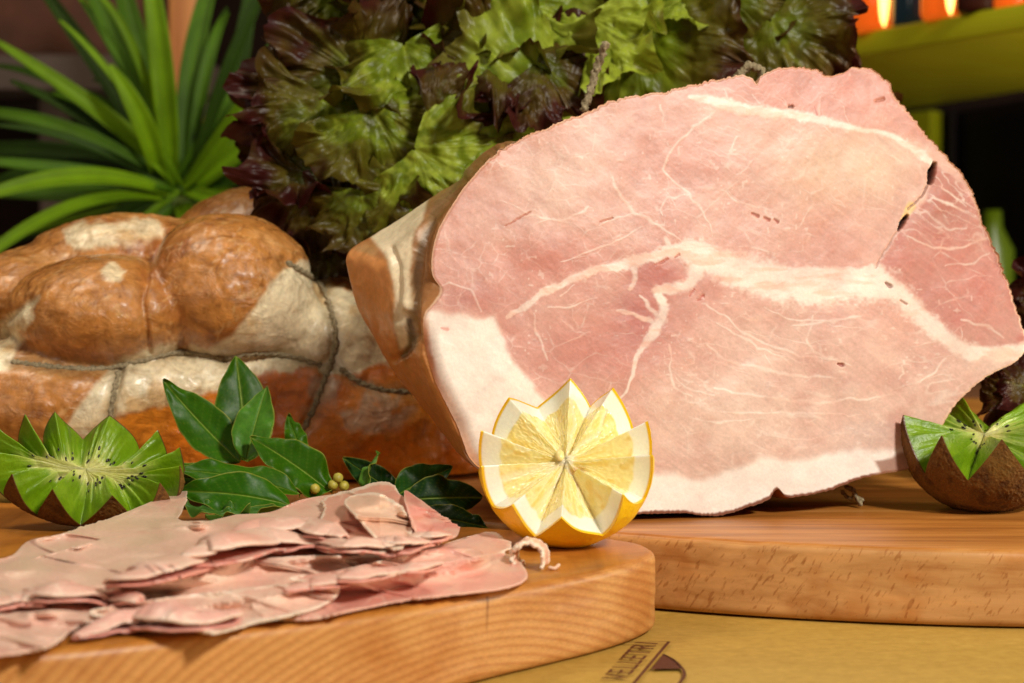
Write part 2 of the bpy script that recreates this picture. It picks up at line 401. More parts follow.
# --- face
NS = 330
s = np.linspace(0.0, 1, NS)**.8
GX = cN[0]+(fo[None, :, 0]-cN[0])*s[:, None]; GY = cN[1]+(fo[None, :, 1]-cN[1])*s[:, None]
wx = GX+5*fbm(GX*.02, GY*.02, 0, 31)+1.6*noise(GX*.12, GY*.12, 0, 32); wy = GY+5*fbm(GX*.02, GY*.02, 0, 33)+1.6*noise(GX*.12, GY*.12, 0, 34)
LW = 1+.38*fbm(GX*.13, GY*.13, 0, 36)+.2*noise(GX*.4, GY*.4, 0, 37)
def line(pts, soft=1.0, fall=1.0):
    d = seg_field(wx, wy, pts)*LW; return 1-sst(d, 1-soft*.5, 1+soft)
fat = np.zeros(GX.shape)
def addf(v, a=1.0):
    global fat
    fat = np.maximum(fat, v*a)
rag = 1+.5*fbm(GX*.06, GY*.06, 0, 44)
addf(line([(505, 318, 1.5), (520, 312, 2.5), (548, 293, 3.5), (575, 280, 4), (610, 270, 4), (640, 261, 4.5), (665, 253, 5), (682, 251, 8), (700, 257, 12), (722, 264, 12), (745, 272, 14), (775, 280, 15), (800, 286, 14), (830, 290, 13), (860, 287, 14), (885, 287, 12)], .7))
addf(line([(680, 242, 2), (700, 246, 4), (740, 262, 4), (790, 270, 4), (830, 274, 5), (880, 276, 6)], .9), .9)
addf(line([(880, 283, 9), (902, 296, 9), (922, 318, 7.5), (942, 338, 6), (968, 353, 6), (1000, 358, 6), (1030, 350, 8)], .8))
addf(line([(697, 262, 8), (690, 280, 5), (674, 291, 4), (657, 291, 3.5), (664, 303, 4), (663, 320, 4.5), (652, 338, 3.5), (641, 355, 1.6), (632, 378, 1.4), (620, 405, 1.0), (612, 425, .7)], .9))
addf(line([(663, 240, 2), (668, 252, 2.5), (690, 255, 3)], .9), .8)
addf(line([(634, 264, 3), (635, 280, 1.8), (629, 292, 1.0)], .9), .8)
addf(line([(618, 312, 1), (640, 318, 1.8), (655, 324, 2)], .9), .8)
addf(line([(640, 297, 1), (650, 308, 1.6), (660, 318, 2)], .9), .7)
addf(line([(690, 97, 1), (705, 100, 2.5), (720, 104, 4.5), (750, 108, 4.5), (790, 114, 4), (830, 121, 3), (860, 130, 2.5), (890, 138, 2.2), (908, 149, 3.2), (922, 158, 3.2), (932, 166, 2)], .9))
thin = [
 [(720, 108), (703, 124), (680, 142), (667, 156), (663, 170), (673, 182), (688, 194), (702, 212), (712, 235)],
 [(688, 194), (668, 200), (658, 212), (660, 218)], [(612, 175), (616, 190), (627, 203), (632, 215), (650, 225), (680, 241)],
 [(632, 215), (616, 219), (600, 227)], [(658, 105), (661, 115), (662, 124)], [(725, 90), (729, 98), (733, 106)], [(755, 92), (762, 103)],
 [(822, 95), (820, 108), (818, 118)], [(845, 105), (850, 122)], [(520, 215), (545, 218), (560, 222), (585, 213), (590, 207)],
 [(500, 200), (530, 213)], [(430, 290), (450, 282), (470, 292), (480, 312)], [(535, 315), (538, 335), (548, 360)], [(560, 300), (575, 288)],
 [(548, 310), (570, 310), (600, 300)], [(700, 304), (730, 318), (745, 332), (775, 345), (800, 352), (835, 358)], [(715, 322), (750, 340), (790, 360)],
 [(705, 345), (735, 362), (780, 372), (830, 376)], [(670, 345), (671, 372), (672, 386), (690, 398)], [(676, 378), (690, 392), (712, 396)],
 [(712, 388), (740, 394), (775, 399), (815, 402), (880, 398)], [(720, 415), (760, 414), (800, 412), (860, 416)], [(790, 325), (830, 322), (860, 318)],
 [(812, 315), (808, 335), (815, 350), (850, 366)], [(765, 305), (790, 318), (830, 322)], [(905, 238), (935, 248), (960, 245), (990, 235), (1005, 232)],
 [(945, 265), (975, 262), (990, 250)], [(960, 322), (985, 325), (1005, 340)], [(960, 330), (962, 345)], [(925, 212), (945, 225), (965, 228)], [(930, 198), (950, 203), (968, 212)],
 [(940, 185), (955, 196), (965, 205)], [(945, 360), (935, 375), (920, 385)], [(900, 365), (905, 375), (900, 380)], [(690, 420), (720, 425), (750, 420)],
 [(640, 230), (600, 250), (560, 262)], [(735, 135), (730, 150)], [(750, 160), (740, 175)], [(720, 190), (735, 200), (760, 205)], [(770, 250), (740, 245)]]
for q in thin:
    wd = .62+.4*random.random(); pts = [(x, y, wd*(1 if 0 < i < len(q)-1 else .5)) for i, (x, y) in enumerate(q)]
    addf(line(pts, 1.8), .72*np.clip(rag-.1+.5*fbm(GX*.09, GY*.09, 0, 46), .1, 1.0))
# marbling network from ridged noise
def ridge(ax, ay, sc, seed, ang=0, asp=1, wdt=.06):
    ca, sa = math.cos(ang), math.sin(ang); u_ = (ca*ax+sa*ay)*sc/asp; v_ = (-sa*ax+ca*ay)*sc
    return 1-sst(np.abs(fbm(u_, v_, 0, seed, 3)), 0, wdt)
def cells(ax, ay, size, seed, ang=0, asp=1, wdt=.07):
    """web of connective tissue: borders of jittered cells"""
    ca, sa = math.cos(ang), math.sin(ang); u_ = (ca*ax+sa*ay)/size/asp; v_ = (-sa*ax+ca*ay)/size
    iu = np.floor(u_).astype(np.int64); iv = np.floor(v_).astype(np.int64); f1 = np.full(u_.shape, 9.); f2 = f1.copy()
    for a in (-1, 0, 1):
        for b in (-1, 0, 1):
            d = np.hypot(iu+a+_h(iu+a, iv+b, 0*iu, seed)-u_, iv+b+_h(iu+a, iv+b, 0*iu+1, seed)-v_)
            f2 = np.where(d < f1, f1, np.minimum(f2, d)); f1 = np.minimum(f1, d)
    return 1-sst(f2-f1, 0, wdt)
gate = sst(fbm(GX*.02, GY*.02, 0, 55, 3), -.15, .35)
leftz = sst(-GX, -720, -600)
brk = np.clip(.55+.9*fbm(GX*.10, GY*.10, 0, 47), 0, 1)
addf(cells(wx, wy, 15, 161, .5, 1.4, .10)*leftz*brk*sst(fbm(GX*.02, GY*.02, 0, 56), -.35, .1), .52)
addf(cells(wx, wy, 26, 162, .3, 1.7, .06)*gate*brk, .5)
addf(cells(wx, wy, 8, 163, -.2, 1.3, .13)*brk*sst(fbm(GX*.03, GY*.03, 0, 68), -.05, .35), .26)
low = sst(GY, 300, 330)*sst(GX, 640, 700)
addf(ridge(wx, wy+((wx-780)*.035)**2, .06, 63, .1, 4.5, .07)*low*sst(fbm(GX*.02, GY*.02, 0, 58), -.3, .2), .42)
topz = sst(-GY, -260, -240)*sst(GX, 640, 720)
addf(ridge(wx, wy, .09, 64, .45, 6, .06)*topz*sst(fbm(GX*.025, GY*.025, 0, 59), -.1, .3), .35)
Rm = [(935, 165), (962, 183), (988, 225), (1012, 290), (1030, 340), (1018, 350), (985, 350), (950, 340), (928, 310), (900, 280), (878, 266), (900, 225), (925, 195)]
rm = sst(-poly_sd(wx, wy, Rm), -3, 3)
addf(ridge(wx, wy, .11, 66, .5, 3.5, .10)*rm*sst(-GY, -270, -210), .55)
specks = sst(noise(GX*.28, GY*.28, 0, 71), .62, .85)*sst(noise(GX*.03, GY*.03, 0, 72), -.2, .4)
addf(specks, .45)
pad = sst(-poly_sd(wx, wy, [(415, 312), (440, 312), (470, 316), (492, 319), (502, 333), (512, 358), (528, 382), (546, 402), (560, 440), (575, 480), (470, 480), (440, 440), (410, 360)]), -3.5, 4)
botp = sst(-poly_sd(wx, wy, [(560, 455), (600, 470), (655, 470), (700, 478), (730, 471), (760, 459), (800, 459), (850, 452), (900, 448), (940, 440), (960, 520), (560, 540)]), -5, 6)
addf(pad); addf(botp, .96)
sh = dict(pink=(224, 164, 148), pale=(234, 194, 174), red=(192, 108, 98), org=(216, 138, 108), fatc=(248, 234, 220))
n1 = fbm(GX*.012, GY*.012, 0, 81, 4); n2 = fbm(GX*.05, GY*.05, 0, 82, 4); n3 = fbm(GX*.3, GY*.3, 0, 83, 3)
fib = fbm((GX*.8+GY*.6)*.02, (-GX*.6+GY*.8)*.35, 0, 84, 3)
C = np.broadcast_to(lin(sh['pink']), GX.shape+(3,)).copy()
C = mix(C, lin(sh['pale']), np.clip(.30+.8*n1+.5*n2, 0, 1)*.75)
C = mix(C, lin((206, 132, 112)), .55*sst(-n1+.6*n2, .05, .55))
g = lambda x, y, rx, ry: np.exp(-(((wx-x)/rx)**2+((wy-y)/ry)**2))
C = mix(C, lin((238, 200, 168)), .75*g(840, 165, 75, 45)); C = mix(C, lin((236, 190, 160)), .5*g(700, 420, 90, 40)); C = mix(C, lin((238, 200, 178)), .5*g(540, 170, 60, 30)); C = mix(C, lin((238, 206, 188)), .72*sst(wy+.12*(wx-760), 300, 400)*sst(wx, 610, 690)*np.clip(.85+.6*n2+.4*n1, 0, 1))
C = mix(C, lin((212, 130, 98)), .9*sst(-(GX*.5+GY), -450, -375)*sst(-GX, -740, -600)*np.clip(.8+n2, 0, 1))
C = mix(C, lin((208, 122, 100)), .85*g(545, 262, 85, 34)); C = mix(C, lin((206, 120, 106)), .5*g(600, 345, 60, 40)); C = mix(C, lin(sh['red']), .5*g(470, 300, 35, 15)); C = mix(C, lin(sh['red']), .85*g(640, 318, 26, 34)); C = mix(C, lin((200, 112, 98)), .95*g(657, 277, 22, 13)**.6); C = mix(C, lin((205, 125, 108)), .5*g(580, 345, 40, 28))
C = mix(C, lin((214, 134, 118)), .55*sst(-(GY-(104+(GX-750)*.22)), -4, 6)*sst(GX, 640, 700))
C = mix(C, lin((196, 108, 94)), .85*rm*np.clip(.75+.5*n2, 0, 1)); C = mix(C, lin((170, 96, 74)), .5*g(945, 205, 28, 30)*rm)
C *= (.84+.06*n3+.075*fib+.08*n2)[..., None]
fatw = np.clip(fat*(.84+.35*n2), 0, 1); fatw = np.maximum(fatw*.90, np.maximum(pad, botp*.96)*np.clip(.95+.2*n2, 0, 1))
FC = np.broadcast_to(lin(sh['fatc']), GX.shape+(3,)).copy()*(.94+.06*n2+.03*n3)[..., None]
FC = mix(FC, lin((236, 190, 164)), .75*sst(fbm(wx*.03, wy*.13, 0, 91), -.05, .4)*(1-pad)*(1-.7*botp))
FC = mix(FC, lin((240, 214, 184)), .5*ridge(wx, wy, .05, 90, .1, 5, .06)*botp)
FC = mix(FC, lin((253, 244, 234)), .8*botp)
C = mix(C, FC, fatw)
sdO = (1-s)[:, None]*rl[None, :, 0]      # px distance to the outline
C = mix(C, lin((236, 198, 164)), .75*(1-sst(sdO, .5, 2.4)))
C = mix(C, lin((128, 62, 34)), .9*(1-sst(sdO-1.5*n2, 1.5, 4))*sst(GY, 470, 476))
C = mix(C, lin((186, 116, 62)), .9*(1-sst(sdO-2*n2, 3, 8))*sst(-GX, -452, -432)*sst(GY, 300, 340))
C = mix(C, lin((150, 96, 70)), .85*sst(-poly_sd(wx, wy, [(872, 462), (895, 452), (940, 440), (915, 470), (880, 476)]), -2, 3))
deep = np.zeros(GX.shape)
for q, cc, dd in (([(935, 164, 2), (932, 172, 3.4), (930, 182, 2)], (26, 8, 4), .006), ([(929, 182, 1.2), (922, 196, .9), (908, 209, 1.0)], (130, 76, 54), .0005), ([(907, 216, 1.6), (902, 223, 2.2), (899, 229, 1.2)], (26, 8, 4), .005), ([(899, 229, 1.0), (890, 243, .9), (882, 256, .8), (876, 268, .7)], (170, 122, 104), .0002),
        ([(789, 107, 1), (792, 106.5, 1.6)], (96, 44, 30), .001), ([(752, 213, .8), (758, 216, 1.4)], (176, 70, 56), .0005), ([(764, 217, .8), (769, 220, 1.4)], (176, 70, 56), .0005), ([(774, 219, .8), (778, 222, 1.2)], (176, 70, 56), .0005),
        ([(838, 364, 1), (842, 365, 2)], (150, 30, 30), .001), ([(655, 265, .8), (662, 262, 1.2), (668, 259, .8)], (190, 90, 70), .0003), ([(675, 258, .7), (679, 255, 1.3)], (190, 90, 70), .0003), ([(698, 300, .8), (703, 296, 1.6)], (190, 84, 68), .0003), ([(690, 296, .8), (694, 290, 1.2)], (190, 84, 68), .0003),
        ([(886, 283, 1), (890, 286, 2)], (140, 60, 46), .001), ([(900, 300, .8), (907, 304, 1.2)], (170, 100, 80), .0004), ([(505, 226, .4), (530, 212, .7)], (190, 100, 76), .0003), ([(600, 222, .5), (612, 218, .8)], (190, 100, 76), .0003), ([(441, 328, .8), (447, 329, 2.0)], (220, 130, 112), 0), ([(815, 107, .4), (817, 115, .9)], (170, 60, 50), 0), ([(876, 101, 1.0), (884, 99, 1.4)], (176, 90, 50), .0005)):
    v = 1-sst(seg_field(GX+.7*n3+.5*n2, GY+.7*n3, q), .5, 1.5); C = mix(C, lin(cc), v*(.65 if dd < .004 else 1)); deep = np.maximum(deep, v*dd)
C = mix(C, lin((226, 190, 120)), .8*(1-sst(seg_field(wx, wy, [(904, 212, 3), (909, 206, 5), (900, 222, 2)]), .6, 1.4))*(deep < .0005))
Vf = on_plane(GX, GY)
relief = .00008*n2+.00003*n3+.0009*fbm(GX*.012, GY*.012, 0, 88)-.0004*(1-sst(sdO, 0, 4))**2-.0040*(1-sst(sdO, 0, 18))**2*sst(-GX, -520, -480)*sst(GY, 318, 350)+.00005*fatw-deep
edge_fade = 1.0
Vf = Vf+nv*(relief)[..., None]
# slightly domed towards outline bottom (fat curves away)
ham = thing('cut_ham', 'large cooked ham with a broad marbled pink cut face and tan rind', 'ham', (0.09, .88, ZB))
face = mesh('cut_face', Vf, grid_faces(NS, NT, True)[:, ::-1], m_face.m, attrs={'Col': C}); adopt(ham, face)
# --- body behind
NW = 90
tt = np.linspace(0, 1, NW)
wd_ = np.interp(tt, [0, .05, .55, .8, 1], [0, .0015, .052, .085, .112])
og = np.interp(tt, [0, .05, .25, .55, .8, 1], [0, .10, .55, 1.0, .9, .55])
shrink = np.interp(tt, [0, .55, .8, .93, 1], [1, 1.0, .86, .62, .02])
E0 = Vf[-1]; e2 = np.stack([(E0-A) @ tv, (E0-A) @ uv], -1)
Sx = on_plane(si[:, 0], si[:, 1], .052); s2 = np.stack([(Sx-A) @ tv, (Sx-A) @ uv], -1)
c2 = e2.mean(0)
dflt = e2+(e2-c2)/np.linalg.norm(e2-c2, axis=1)[:, None]*(-.004)
s2 = s2*isl[:, None]+dflt*(1-isl[:, None])
VB = []
nE = np.array([noise(np.cos(ft/NT*6.283)*3+5, np.sin(ft/NT*6.283)*3+5, k*.12, 3) for k in range(NW)])
for k in range(NW):
    q = e2+(s2-e2)*og[k]; q = c2+(q-c2)*shrink[k]
    V = A+q[:, :1]*tv+q[:, 1:]*uv-nv*wd_[k]
    VB.append(V)
VB = np.array(VB)
bx_, by_ = proj(VB)
out = VB-(A+c2[0]*tv+c2[1]*uv-nv*.05); out /= np.linalg.norm(out, axis=-1)[..., None]
amp = sst(tt, 0, .12)[:, None]*np.ones((1, NT))
dsp = .0022*fbm(VB[..., 0]*45, VB[..., 1]*45, VB[..., 2]*45, 6)+.00022*fbm(VB[..., 0]*260, VB[..., 1]*260, VB[..., 2]*260, 7)
grv = np.exp(-seg_field(bx_, by_, [(462, 180, 5), (430, 215, 5), (418, 255, 5), (412, 300, 6), (415, 335, 6)])**2)*.0035
grv += np.exp(-seg_field(bx_, by_, [(405, 315, 4), (410, 335, 5), (405, 350, 5), (395, 360, 3)])**2)*.0022
grv += np.exp(-seg_field(bx_, by_, [(393, 250, 3), (399, 285, 3), (398, 320, 4)])**2)*.0016
grv -= np.exp(-seg_field(bx_, by_, [(428, 356, 8), (440, 385, 9), (462, 425, 9)])**2)*.0032
VB = VB+out*((dsp-grv)*amp)[..., None]
VB[..., 2] = np.maximum(VB[..., 2], ZB+.0004)
bx_, by_ = proj(VB)
bw = 3.0*fbm(bx_*.05, by_*.05, 0, 14)
X_, Y_ = bx_+bw, by_+bw
CB = np.broadcast_to(lin((176, 112, 58)), X_.shape+(3,)).copy()
CB = mix(CB, lin((196, 160, 108)), sst(fbm(X_*.03, Y_*.03, tt[:, None]*3, 15), -.1, .4)*.6)
CB = mix(CB, lin((240, 220, 184)), sst(-poly_sd(X_, Y_, [(385, 255), (372, 238), (400, 205), (438, 190), (446, 195), (420, 232), (413, 290), (416, 318), (414, 345), (400, 350), (392, 320), (394, 290)]), -3, 3))
CB = mix(CB, lin((164, 112, 66)), .95*sst(-poly_sd(X_, Y_, [(430, 196), (460, 165), (500, 140), (540, 140), (500, 190), (465, 225), (456, 262), (464, 292), (450, 318), (412, 322), (409, 270), (414, 230)]), -2, 3))
CB = mix(CB, lin((150, 120, 82)), .7*(1-sst(seg_field(X_, Y_, [(470, 170, 4), (432, 215, 5), (420, 255, 5), (412, 310, 6), (412, 345, 5)]), .4, 1.3)))
CB = mix(CB, lin((96, 78, 54)), .85*(1-sst(seg_field(X_, Y_, [(409, 320, 3), (412, 345, 5), (404, 356, 3)]), .4, 1.3)))
CB = mix(CB, lin((222, 150, 86)), sst(-poly_sd(X_, Y_, [(330, 255), (350, 250), (386, 260), (393, 285), (391, 320), (398, 355), (430, 400), (480, 450), (450, 470), (330, 340)]), -3, 2))
CB = mix(CB, lin((216, 148, 86)), sst(-poly_sd(X_, Y_, [(418, 340), (430, 348), (445, 390), (470, 440), (500, 490), (440, 470), (405, 370)]), -2, 3))
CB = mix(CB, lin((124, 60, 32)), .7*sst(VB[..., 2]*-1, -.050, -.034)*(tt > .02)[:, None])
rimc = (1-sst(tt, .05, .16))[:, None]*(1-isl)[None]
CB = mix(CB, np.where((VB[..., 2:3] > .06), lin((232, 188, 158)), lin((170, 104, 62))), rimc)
CB *= (1+.16*fbm(X_*.12, Y_*.12, tt[:, None]*9, 16))[..., None]
CB[0] = C[-1]
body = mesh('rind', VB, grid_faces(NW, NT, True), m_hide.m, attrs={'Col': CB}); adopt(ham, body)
# twine stubs
tw = tube('twine', [P(583, 112, .865), P(590, 92, .868), P(597, 68, .870), P(603, 52, .868), P(606, 41, .866)], [.0012, .0011, .0014, .0014, .0018]*1 if False else .0015, m_twine, nseg=12, twist=1500, n=60, fuzz=.5); adopt(ham, tw)
tw = tube('twine', [P(846, 486, .835), P(852, 490, .83), P(858, 500, .826), P(862, 506, .824)], .0009, m_twine, nseg=9, twist=2000, n=24, fuzz=.5); adopt(ham, tw)
tw = tube('twine', [P(842, 490, .835), P(848, 498, .83), P(856, 497, .828), P(864, 501, .826)], .0007, m_twine, nseg=9, twist=2000, n=24, fuzz=.5); adopt(ham, tw)
tw = tube('twine', [P(735, 84, .872), P(742, 72, .874), P(752, 66, .874), P(762, 72, .873), P(761, 84, .871)], .0016, m_twine, nseg=12, twist=1500, n=50, fuzz=.6); adopt(ham, tw)

# ------------------------------------------------------------------ whole netted ham at left
def sm(a, b, k):
    h = np.clip(.5+.5*(b-a)/k, 0, 1); return b+(a-b)*h-k*h*(1-h)
def ell(p, c, r):
    q = (p-c)/r; l = np.linalg.norm(q, axis=-1); return (l-1)*np.min(r)
EL = [((200, 380, 1.02), (.150, .085, .072), .012), ((228, 290, .935), (.0400, .046, .036), .002), ((108, 312, .925), (.046, .048, .027), .002), ((52, 400, .925), (.062, .045, .030), .004), ((130, 262, .99), (.052, .04, .024), .005), ((270, 240, 1.03), (.050, .04, .028), .005),
      ((345, 340, .985), (.055, .06, .034), .010), ((330, 430, .97), (.085, .065, .048), .010), ((190, 420, .955), (.075, .05, .040), .008), ((400, 430, 1.0), (.065, .07, .05), .012), ((40, 300, .98), (.045, .05, .025), .005), ((160, 380, .935), (.045, .04, .018), .008)]
EL = [(P(*c), np.array(r), kk) for c, r, kk in EL]
def sdf(p):
    d = None
    for c, r, kk in EL:
        e = ell(p, c, r); d = e if d is None else sm(d, e, kk)
    return d
c_h2 = P(205, 375, 1.0)
nth, nph = 420, 560
th = np.linspace(.02, np.pi-.02, nth)[:, None]; ph = np.linspace(0, 2*np.pi, nph, endpoint=False)[None, :]
# pole along +x, so that the seam of the mapping lies at the hidden ends
D = np.stack([np.cos(th)+0*ph, np.sin(th)*np.cos(ph), np.sin(th)*np.sin(ph)], -1)
r_ = np.full(D.shape[:2], .26)
for _ in range(60):
    r_ = np.maximum(r_-np.clip(sdf(c_h2+D*r_[..., None]), -.01, .02)*.75, .005)
V2 = c_h2+D*r_[..., None]
hx, hy = proj(V2)
front = sst(-(V2[..., 1]), -1.04, -.99)
wr = .0012*fbm(V2[..., 0]*60, V2[..., 1]*60, V2[..., 2]*60, 41)+.0006*fbm(V2[..., 0]*300, V2[..., 1]*300, V2[..., 2]*300, 42)
TW = [[(323, 288, 5), (334, 320, 5), (336, 345, 5), (327, 375, 5), (316, 405, 5), (303, 432, 5)], [(340, 368, 5), (358, 382, 5), (385, 391, 5), (425, 392, 5), (460, 390, 5)], [(225, 358, 5), (255, 353, 5), (290, 356, 5), (322, 366, 5)], [(10, 362, 4), (60, 368, 5), (110, 368, 4), (180, 352, 4), (225, 358, 4)], [(118, 372, 4), (112, 400, 4), (108, 425, 4)], [(285, 262, 5), (308, 275, 5), (323, 288, 5)], [(-20, 340, 4), (30, 300, 4), (28, 305, 4)]]
for q in TW: wr -= .0028*np.exp(-(seg_field(hx, hy, q)*.8)**2)*front
wr -= .004*np.exp(-seg_field(hx, hy, [(160, 232, 5), (148, 262, 5), (140, 300, 5), (148, 350, 4)])**2)*front
wr += .0009*fbm(V2[..., 0]*130, V2[..., 1]*130, V2[..., 2]*170, 50)
wr += .0014*np.abs(fbm(V2[..., 0]*70, V2[..., 1]*70, V2[..., 2]*110, 49))
V2 = V2+D*wr[..., None]
V2[..., 2] = np.maximum(V2[..., 2], .0315)
hx, hy = proj(V2)
bw = 14*fbm(hx*.03, hy*.03, 0, 43)+9*fbm(hx*.10, hy*.10, 0, 44, 5); X_, Y_ = hx+bw, hy-bw*.8
n5 = fbm(V2[..., 0]*22, V2[..., 1]*22, V2[..., 2]*22, 45); n6 = fbm(V2[..., 0]*120, V2[..., 1]*120, V2[..., 2]*120, 46)
CH = np.broadcast_to(lin((200, 134, 66)), X_.shape+(3,)).copy()
CH = mix(CH, lin((150, 80, 30)), sst(n5+.6*n6, -.05, .4)*.75); CH = mix(CH, lin((214, 158, 98)), sst(-n5+.6*n6, .05, .5)*.6)
n7 = fbm(V2[..., 0]*50+.3*n6, V2[..., 1]*50, V2[..., 2]*90, 47)
CH = mix(CH, lin((226, 180, 120)), (1-sst(np.abs(n7), 0, .04))*.55); CH = mix(CH, lin((112, 52, 20)), (1-sst(np.abs(fbm(V2[..., 0]*35, V2[..., 1]*35, V2[..., 2]*70, 48)), 0, .03))*.5)
def zone(pts, a=3): return sst(-poly_sd(X_, Y_, pts), -a, a)*front
cream = zone([(55, 440), (90, 395), (118, 360), (160, 345), (205, 352), (232, 335), (262, 300), (282, 270), (300, 268), (330, 290), (420, 300), (440, 372), (350, 372), (318, 365), (250, 378), (190, 400), (120, 412), (90, 440)])
cream = np.maximum(cream, zone([(60, 232), (80, 222), (160, 222), (165, 236), (120, 250), (70, 252)], 4)*.85)
cream = np.maximum(cream, zone([(-10, 370), (0, 320), (28, 305), (22, 330), (8, 372)], 3))
cream = np.maximum(cream, zone([(95, 275), (108, 263), (130, 268), (120, 282), (98, 287)], 2)*.8)
crc = mix(np.broadcast_to(lin((248, 230, 190)), X_.shape+(3,)), lin((216, 170, 104)), sst(n5+.7*n6, .05, .5)*.7)
CH = mix(CH, crc, cream)
org = zone([(110, 420), (190, 398), (250, 378), (318, 366), (350, 372), (440, 362), (520, 380), (520, 540), (60, 540)], 3)
CH = mix(CH, mix(np.broadcast_to(lin((220, 118, 26)), X_.shape+(3,)), lin((236, 156, 52)), sst(n5, -.2, .4)*.6), org)
CH = mix(CH, lin((206, 178, 152)), .75*zone([(318, 372), (345, 378), (380, 395), (420, 400), (400, 430), (350, 425), (322, 402), (310, 410)], 6)*sst(n6, -.25, .15))
for q in TW[:5]: CH = mix(CH, lin((150, 128, 92)), .55*np.exp(-(seg_field(hx, hy, q)*.55)**2)*front)
CH *= (1+.12*n6)[..., None]
ham2 = thing('whole_ham', 'whole browned ham tied with twine, its lumpy roasted skin broken by cream fat', 'ham', tuple(np.r_[c_h2[:2], ZB]))
ob = mesh('roasted_body', V2, grid_faces(nth, nph, True), m_roast.m, attrs={'Col': CH}); adopt(ham2, ob)
bvh = BVHTree.FromPolygons([tuple(v) for v in V2.reshape(-1, 3)[:]], [tuple(int(i) for i in f) for f in grid_faces(nth, nph, True)])
def cast(px, py, bv=bvh):
    d = rays(px, py); h = bv.ray_cast(Vector((0, 0, H)), Vector(d).normalized()); return None if h[0] is None else np.array(h[0])
for q in TW[:6]:
    q2 = catmull([c[:2] for c in q], 40, False); pts = [cast(a, b) for a, b in q2]; pts = [p for p in pts if p is not None]
    if len(pts) > 6:
        pts = np.array(pts); k5 = np.ones(5)/5
        for j in range(3): pts[2:-2, j] = np.convolve(pts[:, j], k5, 'valid')
        t_ = tube('twine', pts+np.array([0, .0003, .0]), .0013, m_twine, nseg=12, twist=1300, n=120, fuzz=.35); adopt(ham2, t_)

# ------------------------------------------------------------------ crown-cut fruit (lemon, kiwis)
def frame(axis, spin=0):
    z = np.array(axis, float); z /= np.linalg.norm(z); x = np.cross([0, 1, 0], z) if abs(z[1]) < .9 else np.cross([0, 0, 1], z)
    x /= np.linalg.norm(x); y = np.cross(z, x); return np.stack([x, y, z], 1)
def crown(ctr, R3, axis, spin, n, amp, ax, bx2, L, seed, c0=0.0, NP=720, NS_=150, NO=110, tipsh=1.0, power=2.0, openf=.8):
    """returns functions/meshes data: rim pts, face grid, outer grid (world coords)"""
    ph = np.linspace(0, 2*np.pi, NP, endpoint=False)
    wob = .17*noise(np.cos(ph)*2+seed, np.sin(ph)*2, 0, seed)
    tri = 2*np.abs(((ph+spin+wob)*n/(2*np.pi)) % 1*1-.5)*2-1
    tri = np.sign(tri)*np.abs(tri)**tipsh
    av = amp*(1+.35*noise(np.cos(ph)*1.7+3, np.sin(ph)*1.7+seed, 0, seed+1))
    zr = av*tri
    def outer(ph, z):
        f = np.sqrt(np.clip(1-np.abs(np.where(z > 0, z*openf, z)/L)**power, 0, 1)); return np.stack([ax*np.cos(ph)*f, bx2*np.sin(ph)*f, z+0*ph], -1)
    rim = outer(ph, zr)
    Rm = frame(axis)
    return ph, tri, zr, rim, outer, Rm
def to_w(Vl, Rm, ctr): return Vl @ Rm.T + ctr

